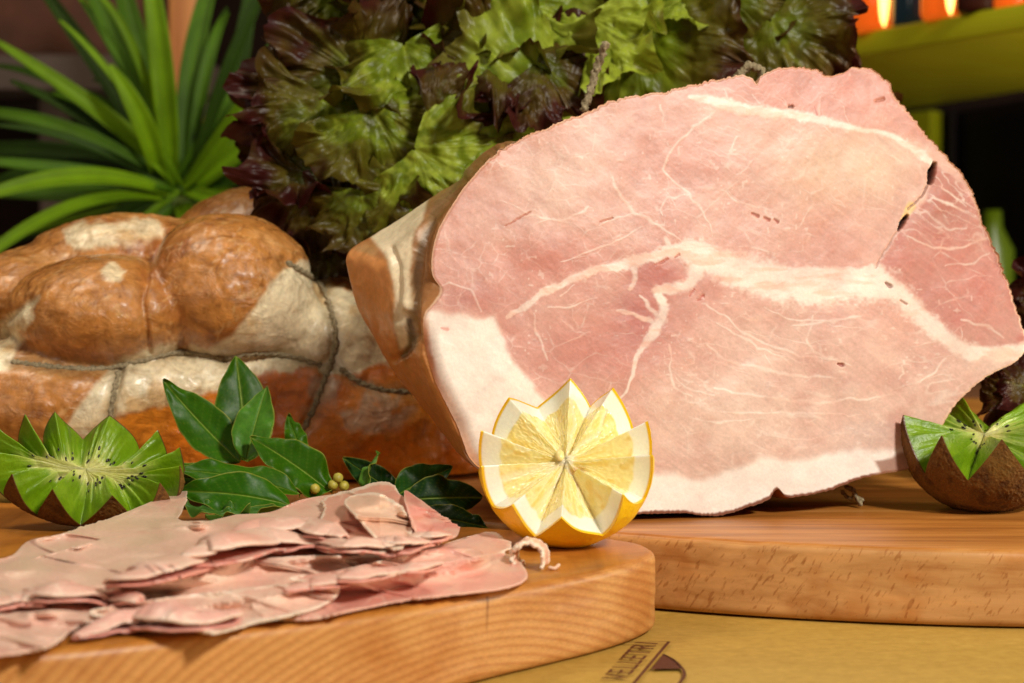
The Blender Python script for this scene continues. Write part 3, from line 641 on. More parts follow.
def make_lemon():
    ctr = P(566, 463, .722); ctr[2] = ZB+.0322
    axis = (-.03, -.74, .70)
    ph, tri, zr, rim, outer, Rm = crown(ctr, None, axis, .28, 10, .0078, .0322, .0322, .034, 4)
    root = thing('lemon_half', 'halved lemon with zigzag cut rim and pale yellow flesh, standing on the board edge', 'lemon', (ctr[0], ctr[1], ZB))
    NS_ = 190; s = np.linspace(0, 1, NS_)[:, None]
    c0 = np.array([0, 0, -.0022])
    Vl = c0+(rim[None]-c0)*s[..., None]
    nseg = 9
    segphi = ((ph[None]+.28+.16*noise(s*4+0*ph, np.cos(ph)[None]*3, np.sin(ph)[None]*3, 8))*nseg/(2*np.pi)+.5) % 1
    dm = np.minimum(segphi, 1-segphi)*s*2*np.pi/nseg   # arc distance (fraction of R) to membrane
    pul = noise(ph[None]*26+0*s, s*9, 0, 12); pul2 = noise(ph[None]*60*1.0+0*s, s*26, 0, 13)
    flesh = np.broadcast_to(lin((248, 234, 168)), dm.shape+(3,)).copy()
    flesh = mix(flesh, lin((236, 202, 92)), sst(pul, -.1, .6)*.6); flesh = mix(flesh, lin((248, 228, 150)), sst(pul2, .1, .7)*.6)
    memb = 1-sst(dm, .008, .03)
    C = mix(flesh, lin((248, 236, 190)), memb*.85)
    C = mix(C, lin((250, 240, 200)), 1-sst(s+0*ph, .05, .12))
    pe = .77+.03*noise(ph*4, 0, 0, 15)+.02*noise(ph*15, 0, 0, 16)
    pith = sst(s+0*ph, pe[None]-.015, pe[None]+.02)
    C = mix(C, lin((252, 248, 228)), pith)
    C = mix(C, lin((246, 196, 20)), sst(s+0*ph, .955, .975))
    hole = np.exp(-(((Vl[..., 0]-.0035)/.0022)**2+((Vl[..., 1]+.0035)/.0012)**2)); C = mix(C, lin((190, 120, 20)), hole*.8)
    hgt = (.0003*sst(pul, -.4, .5)*(1-pith)*(1-memb)+.00028*pul2*(1-pith)-.0004*memb*(1-pith)*sst(s, .1, .3))+.0010*(1-sst(s+0*ph, .04, .10))-.003*hole
    Vl[..., 2] += hgt
    m = mat_vcol('lemon_flesh', 900, .06, .0003, .3, rough=.22, spec=.5, sss=.35, sssr=(1, .8, .3), sscale=.005, coat=.2)
    f = mesh('flesh', to_w(Vl, Rm, ctr), grid_faces(NS_, len(ph), True), m.m, attrs={'Col': C}); adopt(root, f)
    NO = 150; t = np.linspace(0, 1, NO)[:, None]
    zz = zr[None]+( -.0338-zr[None])*(1-np.cos(t*np.pi/2))*1.0
    zz = zr[None]*(1-t)+(-.0339)*np.sin(t*np.pi/2)*1+0*zr[None]
    zz = np.maximum(zz, -.0339)
    Vo = outer(ph[None]+0*t, zz)
    n_ = Vo/np.linalg.norm(Vo, axis=-1)[..., None]
    nub = .006*np.exp(-((Vo[..., 0]**2+Vo[..., 1]**2)/.008**2))*(Vo[..., 2] < 0)
    dm_ = .0001*noise(Vo[..., 0]*900, Vo[..., 1]*900, Vo[..., 2]*900, 3)+.0006*fbm(Vo[..., 0]*90, Vo[..., 1]*90, Vo[..., 2]*90, 5)
    Vo = Vo+n_*(dm_*sst(t, .0, .04))[..., None]; Vo[..., 2] -= nub
    Co = np.broadcast_to(lin((254, 208, 24)), Vo.shape).copy(); Co = mix(Co, lin((250, 188, 8)), sst(fbm(Vo[..., 0]*60, Vo[..., 1]*60, Vo[..., 2]*60, 8), -.2, .4)*.6)
    mr = mat_vcol('lemon_rind', 1100, .06, .0003, .4, rough=.33, spec=.5, sss=.08, sssr=(1, .6, .1), sscale=.003)
    Vw = to_w(Vo, Rm, ctr); Vw[..., 2] = np.maximum(Vw[..., 2], ZB+.0004)
    r = mesh('rind', Vw, grid_faces(NO, len(ph), True)[:, ::-1], mr.m, attrs={'Col': Co}); adopt(root, r)
    # pip in the middle
    pm = M('lemon_pip', rough=.3, sss=.2); pm.base(lin((246, 226, 150)))
    a, b = np.meshgrid(np.linspace(.01, np.pi-.01, 16), np.linspace(0, 2*np.pi, 20, endpoint=False), indexing='ij')
    Vp = np.stack([.0016*np.sin(a)*np.cos(b)-.0022, .0025*np.cos(a)+.0010, .0014*np.sin(a)*np.sin(b)+.0006], -1)
    q = mesh('pip', to_w(Vp, Rm, ctr), grid_faces(16, 20, True), pm.m); adopt(root, q)
make_lemon()

m_kflesh = mat_vcol('kiwi_flesh', 700, .14, .0006, .5, rough=.32, spec=.5, sss=.25, sssr=(.7, 1, .2), sscale=.003, coat=.0)
m_kskin = mat_vcol('kiwi_skin', 1500, .45, .0006, .7, rough=.75, spec=.3)
m_seed = M('kiwi_seed', rough=.25, spec=.6); m_seed.base(lin((26, 16, 10))); m_seed = m_seed.m
def make_kiwi(label, ctr, axis, spin, n, amp, a_, b_, L, seed, roll=0, cs=.22, ch=0.0):
    ph, tri, zr, rim, outer, Rm = crown(ctr, None, axis, spin, n, amp, a_, b_, L, seed, openf=.45)
    cr, sr = math.cos(roll), math.sin(roll); Rm = Rm @ np.array([[cr, -sr, 0], [sr, cr, 0], [0, 0, 1]])
    root = thing('kiwi_half', label, 'kiwi', (ctr[0], ctr[1], ZB), 'zigzag cut kiwi halves')
    NS_ = 150; s = np.linspace(0, 1, NS_)[:, None]; c0 = np.array([0, 0, -.0015])
    core = np.stack([np.cos(ph)*a_*cs*(1.0 if a_ == b_ else 3.6), np.sin(ph)*b_*cs, 0*ph+c0[2]+ch+.0022*tri*(1+.6*noise(ph*3, 0, 0, seed+40))], -1)
    c0 = c0+np.array([0, 0, ch])
    if a_ == b_: core = core*np.array([1, 1, 1])
    # three stretches: centre -> core rim -> skin, straight knife cuts between core and skin
    k = .25
    Vl = np.where(s[..., None] < k, c0+(core[None]-c0)*(s[..., None]/k), core[None]+(rim[None]-core[None])*((s[..., None]-k)/(1-k)))
    st = noise(ph[None]*22+0*s, s*1.5, 0, seed+5); st2 = noise(ph[None]*60+0*s, s*4, 0, seed+6); fb = fbm(Vl[..., 0]*120, Vl[..., 1]*120, 0, seed+7)
    C = np.broadcast_to(lin((112, 148, 12)), st.shape+(3,)).copy()
    C = mix(C, lin((132, 166, 28)), sst(fb, -.1, .5)*.6)
    C = mix(C, lin((72, 112, 4)), .6*sst(s+0*ph, .5, 1)*sst(st, -.2, .5))
    C = mix(C, lin((184, 196, 96)), .8*(1-sst(s+.06*st, .34, .72))*sst(st+st2*.5, -.3, .5))
    C = mix(C, lin((214, 210, 136)), (1-sst(s+.07*st+.05*st2, .20, .38))*.9)
    C = mix(C, lin((96, 56, 28)), sst(s+0*ph, .982, .99))
    Vl[..., 2] += .0010*st*sst(s, .08, .35)*(1-sst(s, .85, 1))+.0007*fb*(1-sst(s, .9, 1))+.0003*st2*(1-sst(s, .6, .9))+.0005*np.sin(np.pi*np.clip((s-.25)/.75, 0, 1))
    f = mesh('flesh', to_w(Vl, Rm, ctr), grid_faces(NS_, len(ph), True), m_kflesh.m, attrs={'Col': C}); adopt(root, f)
    NO = 120; t = np.linspace(0, 1, NO)[:, None]
    zz = np.maximum(zr[None]*(1-t)+(-L*.999)*np.sin(t*np.pi/2), -L*.999)
    Vo = outer(ph[None]+0*t, zz); n_ = Vo/(np.linalg.norm(Vo, axis=-1)[..., None])
    Vo = Vo+n_*((.0003*noise(Vo[..., 0]*1200, Vo[..., 1]*1200, Vo[..., 2]*1200, 3)+.0006*fbm(Vo[..., 0]*80, Vo[..., 1]*80, Vo[..., 2]*80, 4))*sst(t, 0, .05))[..., None]
    nn = fbm(Vo[..., 0]*300, Vo[..., 1]*300, Vo[..., 2]*300, 9); n3_ = fbm(Vo[..., 0]*50, Vo[..., 1]*50, Vo[..., 2]*50, 10)
    Co = np.broadcast_to(lin((116, 78, 30)), Vo.shape).copy(); Co = mix(Co, lin((78, 46, 16)), sst(nn, -.1, .4)*.8); Co = mix(Co, lin((128, 96, 34)), sst(n3_, 0, .5)*.5)
    Vw = to_w(Vo, Rm, ctr); Vw[..., 2] = np.maximum(Vw[..., 2], ZB+.0004)
    o = mesh('skin', Vw, grid_faces(NO, len(ph), True)[:, ::-1], m_kskin, attrs={'Col': Co}) if False else mesh('skin', Vw, grid_faces(NO, len(ph), True)[:, ::-1], m_kskin.m, attrs={'Col': Co}); adopt(root, o)
    # seeds
    a, b = np.meshgrid(np.linspace(.01, np.pi-.01, 8), np.linspace(0, 2*np.pi, 10, endpoint=False), indexing='ij')
    sd = np.stack([.00046*np.sin(a)*np.cos(b), .0009*np.cos(a), .00040*np.sin(a)*np.sin(b)], -1)
    me0 = None
    rs = np.random.default_rng(seed)
    for i in range(96):
        jp = rs.integers(0, len(ph)); js = int(NS_*(.27+.20*rs.random()**1.5))
        p = to_w(Vl[js, jp], Rm, ctr); q = to_w(Vl[js+6, jp], Rm, ctr); d = Vector(q-p)
        if me0 is None:
            so = mesh('seed', sd, grid_faces(8, 10, True), m_seed); me0 = so.data
        else:
            so = bpy.data.objects.new('seed', me0); COL.objects.link(so)
        so.location = p; so.rotation_euler = d.to_track_quat('Y', 'Z').to_euler(); sc = .75+.5*rs.random(); so.scale = (sc,)*3
        adopt(root, so)
    return root
cR = P(984, 438, .822); cR[2] = ZB+.0310
make_kiwi('zigzag cut kiwi half standing upright on the board at the right, beside the large ham', cR, (-.04, -.22, .97), .76, 8, .0098, .0345, .0345, .0325, 3, ch=.0015)
cL = P(86, 476, .768); cL[2] = ZB+.0235
make_kiwi('oval kiwi half lying on its side between the ham slices and the whole ham', cL, (.10, -.62, .78), .2, 12, .0088, .0385, .0235, .0225, 12, roll=.0, cs=.15)

# ------------------------------------------------------------------ bay leaves
mb = M('bay_leaf', rough=.38, spec=.14); ba = mb.attr(); bn = mb.noise(500, 4)
mb.base(mb.mixc(ba, mb.ramp(bn, [(.3, (.8, .85, .8)), (.7, (1.1, 1.08, 1.0))]), 1.0, 'MULTIPLY'))
mb.bump(bn, .3, .0003)
mb.b.inputs['Subsurface Weight'].default_value = .05
def leaf_mesh(name, base, tip, hw, normal, curl, mat, col, colm, cole, parent, wav=.0012, fold=.25, pw=.8, seed=0, nU=50, nV=26, veins=True, thick=.0002, sag=0.0):
    base = np.array(base); tip = np.array(tip); d = tip-base; L = np.linalg.norm(d); d /= L
    nrm = np.array(normal, float); nrm -= d*(nrm @ d); nrm /= np.linalg.norm(nrm); sd = np.cross(d, nrm)
    u = np.linspace(0, 1, nU)[:, None]; v = np.linspace(-1, 1, 2*nV+1)[None, :]
    wdt = hw*np.sin(np.pi*np.clip(u, 0, 1)**pw)**.8*(1-.15*u)+.00015
    wdt = wdt*(1+.03*noise(u*14, 0, 0, seed))
    x = v*wdt; z = curl*4*u*(1-u)*L+fold*np.abs(x)-fold*.8*np.abs(x)**2/hw+wav*noise(u*7+seed, v*1.2, 0, seed+2)*np.abs(v)**1.5*2+sag*u*u*L
    vn = .00006*np.abs(np.sin((u*11-np.abs(v)*1.6)*np.pi))**.5 if veins else 0*u
    z = z-vn*(1-np.abs(v))-(.0004*np.exp(-(v/.05)**2))
    V = base+d*(u*L)[..., None]+sd*x[..., None]+nrm*z[..., None]
    C = np.broadcast_to(np.asarray(col), V.shape).copy(); C = C*(1+.22*fbm(u*5+seed, v*2+3, 0, seed+9))[..., None]
    vl = np.exp(-(((u*11-np.abs(v)*1.6) % 1-.5)/.06)**2)*.13 if veins else 0*u*v
    C = mix(C, colm, np.clip(vl+np.exp(-(v*wdt/hw/.03)**2)*.85, 0, 1)); C = mix(C, cole, sst(np.abs(v), .94, .99)*.8+0*u)
    o = mesh(name, V, grid_faces(nU, 2*nV+1), mat, attrs={'Col': C})
    if parent: adopt(parent, o)
    if thick:
        sm_ = o.modifiers.new('t', 'SOLIDIFY'); sm_.thickness = thick; sm_.offset = 0
    return o
gd, gl, gm = lin((48, 90, 3)), lin((66, 112, 30)), lin((128, 150, 58)); ge = lin((150, 150, 62))
spr = thing('bay_sprig', 'sprig of glossy green bay leaves with pale midribs behind the ham slices', 'bay leaves', tuple(PZ(270, 510, ZB)), 'bay leaf sprigs')
def bay(px0, px1, hwpx, nrm, col=gd, Y0=.81, Y1=.81, curl=.0, seed=1, parent=spr, **k):
    b = P(*px0, Y0); t = P(*px1, Y1); return leaf_mesh('leaf', b, t, hwpx/F*.81, nrm, curl, mb.m, col, gm, ge, parent, seed=seed, **k)
bay((248, 462), (236, 356), 33, (.25, -1, .1), lin((41, 82, 3)), .835, .845, .05, 3)
bay((302, 455), (288, 415), 12, (.3, -1, .2), gd, .832, .84, .0, 4)
bay((240, 462), (163, 380), 25, (.35, -.9, .25), lin((45, 89, 3)), .822, .83, -.06, 5)
bay((246, 460), (267, 386), 22, (-.2, -1, .1), lin((70, 118, 34)), .815, .825, .04, 6)
bay((332, 493), (250, 437), 25, (-.1, -.75, .75), lin((45, 89, 3)), .805, .812, .05, 7, wav=.002)
bay((300, 494), (167, 470), 20, (.05, -.6, .8), lin((47, 92, 3)), .790, .792, .06, 8)
bay((290, 505), (178, 492), 24, (0, -.85, .5), lin((42, 89, 3)), .778, .778, .10, 9, wav=.0016)
bay((232, 482), (128, 478), 18, (.1, -.8, .5), gd, .80, .79, .06, 10)
bay((285, 512), (205, 515), 9, (0, -.5, .8), lin((60, 100, 34)), .768, .765, .0, 11, wav=.003)
bay((250, 512), (172, 498), 8, (0, -.3, .9), lin((60, 100, 34)), .766, .770, -.08, 12, wav=.003)
tube('stem', [P(250, 470, .825), P(300, 492, .81), P(340, 490, .805)], .0011, mb.m, None)
st_ = bpy.data.objects[-1] if False else [o for o in COL.objects if o.name.startswith('stem')][-1]; 
ms = M('bay_twig', rough=.7); ms.base(ms.ramp(ms.noise(300), [(.3, lin((92, 90, 40))), (.7, lin((150, 120, 60)))])); st_.data.materials.clear(); st_.data.materials.append(ms.m); adopt(spr, st_)
my = M('bay_bud', rough=.5); my.base(my.ramp(my.noise(600), [(.3, lin((150, 140, 40))), (.7, lin((190, 176, 70)))]))
def ball(name, c, r, mat, parent, sc=(1, 1, 1)):
    a, b = np.meshgrid(np.linspace(.02, np.pi-.02, 14), np.linspace(0, 2*np.pi, 18, endpoint=False), indexing='ij')
    V = np.stack([np.sin(a)*np.cos(b)*sc[0], np.sin(a)*np.sin(b)*sc[1], np.cos(a)*sc[2]], -1)*r*(1+.06*noise(a*3, b*3, 0, 2))[..., None]+np.asarray(c)
    o = mesh(name, V, grid_faces(14, 18, True), mat); adopt(parent, o); return o
spr2 = thing('bay_sprig', 'dark shaded bay leaves with small yellow buds, left of the lemon', 'bay leaves', tuple(PZ(420, 520, ZB)), 'bay leaf sprigs')  # most of these leaf greens are darkened to carry the shade
bay((400, 496), (343, 458), 15, (.1, -1, .3), lin((20, 54, 14)), .81, .82, .0, 21, spr2)
bay((366, 496), (379, 452), 8, (-.9, -.6, .1), lin((66, 106, 30)), .80, .81, .1, 22, spr2)
bay((396, 496), (452, 468), 20, (.1, -.9, .5), lin((26, 66, 16)), .80, .81, .08, 23, spr2, pw=.7)
bay((405, 500), (482, 498), 24, (0, -.9, .4), lin((18, 48, 14)), .79, .80, .05, 24, spr2)
bay((420, 515), (488, 528), 18, (0, -.8, .6), lin((18, 46, 12)), .785, .78, .05, 25, spr2)
for x, y in ((315, 489), (338, 478), (333, 485), (344, 486)): ball('bud', P(x, y, .803), .0021, my.m, spr2 if x > 330 else spr)

# ------------------------------------------------------------------ ham slices
fx = np.array([-60, 0, 100, 200, 300, 400, 500, 545, 600.]); fy = np.array([668, 656, 645, 634, 617, 603, 590, 575, 560.])
def pile_h(px, py):
    d = np.interp(px, fx, fy)-py
    hm = np.interp(px, [-60, 100, 250, 380, 460, 540], [.005, .008, .012, .015, .008, .002])
    return .0006+hm*sst(d, 5, 112)
def SR(X, Y):
    a_ = fbm(X*.006+2, Y*.030-X*.004, 0, 301, 2); b_2 = fbm(X*.009, Y*.05-X*.006, 0, 305, 2)
    return (1-sst(np.abs(a_), 0, .16))+.6*(1-sst(np.abs(b_2), 0, .14))
HGX = np.arange(-80, 640, 2.0); HGY = np.arange(460, 690, 1.5)
HM = np.zeros((len(HGX), len(HGY)))
HXX, HYY = np.meshgrid(HGX, HGY, indexing='ij')
def hblur(A, k, ax):
    P_ = np.pad(A, [(k, k) if i == ax else (0, 0) for i in (0, 1)], mode='edge'); c = np.cumsum(P_, axis=ax); c = np.concatenate([np.zeros_like(c.take([0], ax)), c], ax)
    n = A.shape[ax]; return (c.take(range(2*k+1, 2*k+1+n), ax)-c.take(range(n), ax))/(2*k+1)
def dil(A, k):
    B = A.copy()
    for i in range(-k, k+1):
        for j in range(-k, k+1): B = np.maximum(B, np.roll(np.roll(A, i, 0), j, 1))
    return B
def samp(A, X, Y):
    fx_ = np.clip((X-HGX[0])/2.0, 0, len(HGX)-1.01); fy_ = np.clip((Y-HGY[0])/1.5, 0, len(HGY)-1.01); i = fx_.astype(int); j = fy_.astype(int); a_ = fx_-i; b_2 = fy_-j
    return A[i, j]*(1-a_)*(1-b_2)+A[i+1, j]*a_*(1-b_2)+A[i, j+1]*(1-a_)*b_2+A[i+1, j+1]*a_*b_2
def slice_(label, pts, layer, seed, col=(218, 160, 140), fatdir=None, wr=1.0, frag=1.6, edgefat=.0, redness=0., lift=None, group='thin cooked ham slices heaped on the board', thick=.0007):
    global HM
    n = 620; O = catmull(pts, n); c = O.mean(0)
    rd = O-c; rr = np.linalg.norm(rd, axis=1)[:, None]
    tr_ = sst(fbm(O[:, 0]*.03, O[:, 1]*.05, 0, seed+31), -.1, .35)
    O = O+rd/rr*(frag*(.3+tr_)*(1.6*fbm(O[:, 0]*.16, O[:, 1]*.16, 0, seed, 4)+.9*np.abs(noise(O[:, 0]*.55, O[:, 1]*.7, 0, seed+1))))[:, None]*np.array([1.6, .8])
    base_map = dil(HM, 2)
    for k in (4, 3): base_map = hblur(hblur(base_map, k, 0), max(1, k-1), 1)
    base_map = np.maximum(base_map, hblur(hblur(dil(HM, 1), 1, 0), 1, 1))
    wv = lambda X, Y: .0006*fbm(X*.012, Y*.05, 0, 77, 3)+wr*.75*(.0011*fbm(X*.014, Y*.05, 0, seed, 2)+.0007*noise(X*.03+Y*.05, Y*.10, 0, seed+33)+.0010*(1-sst(np.abs(fbm(X*.010+seed, Y*.045-X*.010, 0, seed+2, 2)), 0, .22)))
    def hh(X, Y):
        h = pile_h(X, Y)+np.maximum(samp(base_map, X, Y), 0)+.00025+np.maximum(wv(X, Y)+.0004, 0)
        if lift is not None: h = h+lift(X, Y)
        return h
    m = 100; s = np.linspace(.001, 1, m)[:, None]
    X = c[0]+(O[None, :, 0]-c[0])*s; Y = c[1]+(O[None, :, 1]-c[1])*s
    ed = (1-s)*rr[None, :, 0]
    h = hh(X, Y)+.0010*wr*np.clip(noise(X*.05, Y*.08, 0, seed+8), 0, 1)*(1-sst(ed, 0, 10))
    ins = poly_sd(HXX, HYY, O[::6]) < 0
    HM = np.where(ins, np.maximum(HM, hh(HXX, HYY)-pile_h(HXX, HYY)+thick), HM)
    Vt = PZ(X, Y, ZB+h+thick); Vb = Vt.copy(); Vb[..., 2] -= thick*(1-.0*s)
    n1 = fbm(X*.014, Y*.05, 0, seed+5); n2 = fbm(X*.07, Y*.2, 0, seed+6); n3 = fbm(X*.3, Y*.8, 0, seed+7)
    C = np.broadcast_to(lin(col), X.shape+(3,)).copy()
    C = mix(C, lin((222, 148, 132)), np.clip(redness+.5*sst(n1+.4*n2, -.05, .45), 0, 1)*.7)
    C = mix(C, lin((222, 192, 166)), sst(-n1+n2*.3, .05, .55)*.55)
    veins = (1-sst(np.abs(fbm(X*.02+3, Y*.07, 0, seed+11, 2)), 0, .035))*sst(n1+.2, 0, .4)
    C = mix(C, lin((242, 218, 196)), .5*veins)
    C = mix(C, lin((244, 222, 200)), np.clip((1-sst(ed+3*n2, 1, 3+edgefat*14)), 0, 1)*(.25+.6*(edgefat > 0)))
    C *= (1+.05*n3+.04*n2)[..., None]
    V = np.concatenate([Vt, Vb[::-1]], 0); CC = np.concatenate([C, C[::-1]], 0)
    base = PZ(c[0], c[1], ZB)
    o = mesh('ham_slice', V-base, grid_faces(2*m, n, True), m_slice.m, attrs={'Col': CC}); o.location = base
    tag(o, label, 'ham slice', group); return o
bump = lambda cx, cy, rx, ry, a: (lambda X, Y: a*np.exp(-(((X-cx)/rx)**2+((Y-cy)/ry)**2)))
slice_('rear ham slice with a corner peaking against the bay leaves', [(187, 486), (172, 490), (150, 502), (110, 518), (60, 534), (28, 541), (10, 556), (-40, 572), (-45, 600), (0, 596), (80, 590), (170, 580), (230, 560), (240, 530), (212, 521), (180, 520), (184, 505)], 1, 101, (232, 190, 168), frag=1.3)
slice_('wide ham slice forming the back ridge of the heap', [(195, 524), (235, 515), (270, 512), (300, 500), (335, 494), (380, 490), (430, 510), (448, 535), (400, 552), (300, 560), (180, 580), (90, 592), (20, 596), (-40, 600), (-40, 575), (40, 556), (120, 535)], 2.5, 111, (232, 188, 166), frag=1.0)
slice_('broad middle ham slice crossing the whole heap', [(-45, 606), (20, 602), (80, 594), (150, 576), (230, 562), (300, 556), (370, 555), (440, 548), (480, 550), (470, 566), (400, 580), (300, 592), (220, 604), (120, 618), (20, 624), (-45, 626)], 5, 131, (234, 194, 172), wr=1.0)
slice_('narrow ham slice with frayed pale tip pointing at the lemon', [(290, 578), (340, 570), (400, 556), (440, 545), (470, 536), (492, 532), (512, 544), (505, 550), (480, 558), (420, 567), (350, 582)], 6.5, 141, (232, 176, 156), frag=2.6, edgefat=.2)
slice_('smooth pink ham lobe at the right front of the heap', [(255, 600), (320, 588), (380, 575), (440, 563), (500, 553), (520, 563), (527, 577), (505, 587), (450, 594), (400, 600), (350, 610), (310, 618), (265, 616)], 7, 151, (232, 168, 150), redness=.25, wr=.7)
slice_('front ham slice with a lacy white fat border', [(90, 612), (150, 600), (220, 592), (290, 584), (335, 588), (330, 600), (300, 612), (255, 622), (215, 632), (190, 628), (150, 622)], 8, 161, (236, 194, 172), edgefat=.55, frag=2.4)
slice_('pale ham slice at the left front corner of the board', [(-50, 618), (10, 614), (60, 610), (88, 616), (70, 630), (50, 645), (20, 652), (-20, 656), (-50, 654)], 8.3, 181, (230, 186, 166))
slice_('crumpled ham piece topping the heap beside the dark bay leaves', [(322, 512), (330, 496), (350, 490), (378, 482), (392, 484), (402, 496), (428, 512), (432, 532), (405, 547), (370, 552), (340, 548), (320, 530)], 8, 191, (224, 166, 142), wr=1.3, frag=2.0, edgefat=.05)
slice_('small ham flap with torn pale rim leaning on the crumpled piece', [(345, 500), (372, 492), (392, 500), (408, 515), (412, 535), (395, 548), (378, 540), (360, 520)], 10.5, 193, (226, 178, 152), wr=1.5, frag=1.8, edgefat=.1)
slice_('small deep pink ham scrap with a pointed corner', [(404, 492), (418, 498), (440, 515), (459, 528), (450, 538), (425, 542), (412, 525)], 6.4, 197, (222, 136, 122), redness=.5, wr=1.0, frag=2)
def folded(label, path, wid, hgt, seed, col=(234, 186, 166), inner=(230, 152, 136)):
    """a slice doubled over: U shaped cross section, open towards the front, running along a path on the heap"""
    nL = 200; pth = catmull(path, nL, False); base_map = hblur(hblur(dil(HM, 1), 2, 0), 2, 1)
    X = pth[:, 0]; Y = pth[:, 1]; h0 = pile_h(X, Y)+np.maximum(samp(base_map, X, Y), 0)+.0006
    c_ = PZ(X, Y, ZB+h0)
    u = np.linspace(0, 1, nL)[:, None]; env = np.sin(np.pi*np.clip(u*.96+.02, 0, 1))**.45
    sec = catmull([(-1.15, 0.02), (-.6, .0), (.1, .0), (.62, .05), (.95, .34), (.70, .78), (.15, .98), (-.45, .92), (-.95, .62), (-1.05, .50)], 60, False)
    v = np.linspace(0, 1, 60)[None]
    w_ = wid*env*(1+.28*noise(u*5, 0, 0, seed)); hg = hgt*env*(1+.30*noise(u*6, 3, 0, seed+1))
    fray = .12*noise(u*38, 0, 0, seed+2)+.22*noise(u*9, 1, 0, seed+3)
    sy = sec[None, :, 0]*(1+0*u)+np.where(v > .8, -(v-.8)*3*fray, 0)+np.where(v < .15, (.15-v)*3*fray, 0)
    sz = sec[None, :, 1]*(1+0*u)+.10*noise(u*11, v*3, 0, seed+4)
    T = np.gradient(c_, axis=0)[:, :2]; T /= np.linalg.norm(T, axis=1)[:, None]; N = np.c_[-T[:, 1], T[:, 0]]; N *= np.sign(N[:, 1:2])
    V = np.empty((nL, 60, 3)); V[..., 0] = c_[:, None, 0]+N[:, None, 0]*sy*w_; V[..., 1] = c_[:, None, 1]+N[:, None, 1]*sy*w_
    V[..., 2] = c_[:, None, 2]+sz*hg+.0008*noise(u*7, v*2, 0, seed+5)
    V[..., 2] = np.maximum(V[..., 2], ZB+.0006)
    n1 = fbm(u*6, v*3, 0, seed+6); n2 = fbm(u*24, v*9, 0, seed+7)
    C = np.broadcast_to(lin(col), V.shape).copy(); C = mix(C, lin(inner), (1-sst(v, .45, .58))*.75*np.ones_like(u)+.35*sst(n1, 0, .5)*(v > .5))
    C = mix(C, lin((244, 220, 198)), .6*(1-sst(np.abs(n1+.1), 0, .06))); C = mix(C, lin((246, 222, 200)), .6*sst(v, .94, .99)*np.ones_like(u)); C *= (1+.07*n2)[..., None]
    b0_ = c_[nL//2].copy(); b0_[2] = ZB
    o = mesh('ham_slice', V-b0_, grid_faces(nL, 60), m_slice.m, attrs={'Col': C}); o.location = b0_
    mo = o.modifiers.new('t', 'SOLIDIFY'); mo.thickness = .0008; mo.offset = 0
    tag(o, label, 'ham slice', 'thin cooked ham slices heaped on the board'); return o
folded('ham slice doubled over, showing a bright pink inside along the split of the heap', [(105, 594), (150, 577), (200, 561), (260, 549), (320, 546), (352, 550)], .0085, .0058, 401, (236, 192, 172), (230, 142, 126))
folded('short folded ham flap above the pink split of the heap', [(215, 548), (262, 537), (310, 533), (345, 541)], .0075, .0045, 411)
folded('ham slice folded into a thick lip at the left front of the heap', [(76, 640), (110, 630), (155, 627), (205, 625), (240, 620)], .0060, .0056, 421, (236, 180, 164), (222, 150, 138))
folded('slim rumpled ham fold left of the thick front lip', [(-30, 612), (10, 604), (50, 600), (100, 600), (140, 604)], .0060, .0042, 431)
folded('low ham fold between the frayed slice and the smooth lobe', [(285, 592), (330, 584), (390, 574), (440, 566)], .0050, .0030, 441, (234, 180, 162))
folded('rumpled ham fold at the foot of the crumpled piece', [(318, 545), (350, 552), (390, 551), (425, 543), (446, 536)], .0055, .0040, 451)
# curled ham ribbon
cu = np.linspace(-.6, 4.2, 90)
cc0 = P(528, 563, .672)
rib = []
for a in cu:
    r0 = .0052-.0003*a
    rib.append([r0*1.15*math.cos(a), 0, r0*math.sin(a)])
rib = np.array(rib); wv = np.linspace(-1, 1, 16)
rv = cc0+rib[:, None]*(1+.10*noise(cu*4, 0, 0, 3))[:, None, None]+np.stack([.001*wv, .0055*wv, 0*wv], -1)[None]*(1+.35*noise(cu*3, 1, 0, 4))[:, None, None]
rv[..., 2] += .0006*noise(cu[:, None]*6, wv[None]*2, 0, 6)
rv[..., 2] += ZB+.0008-rv[..., 2].min()
zr2 = fbm(cu[:, None]*3, wv[None]*2, 0, 9)
Cr = mix(np.broadcast_to(lin((232, 180, 156)), rv.shape), lin((244, 218, 194)), sst(np.abs(wv)[None]+.5*zr2, .3, .9))
bs = np.array([cc0[0], cc0[1], ZB]); ro = mesh('ham_slice', rv-bs, grid_faces(90, 16), m_slice.m, attrs={'Col': Cr}); ro.location = bs
mo = ro.modifiers.new('t', 'SOLIDIFY'); mo.thickness = .0013; mo.offset = 0
tag(ro, 'tiny curled ham ribbon right beside the lemon', 'ham slice', 'thin cooked ham slices heaped on the board')
cm = thing('ham_crumb', 'tiny pale ham crumb lying on the wood in front of the lemon', 'crumb', tuple(PZ(553, 568, ZB)))
tube('shred', [PZ(548, 567, ZB+.001), PZ(554, 568, ZB+.0008), PZ(560, 565, ZB+.0015)], .0006, m_slice.m, None, n=12, fuzz=.5)
shr = [o for o in COL.objects if o.name.startswith('shred')][-1]; shr.data.materials.clear()
mcr = M('ham_crumb', rough=.5, sss=.2); mcr.base(mcr.ramp(mcr.noise(400), [(.3, lin((226, 178, 150))), (.7, lin((240, 208, 180)))])); shr.data.materials.append(mcr.m); adopt(cm, shr)

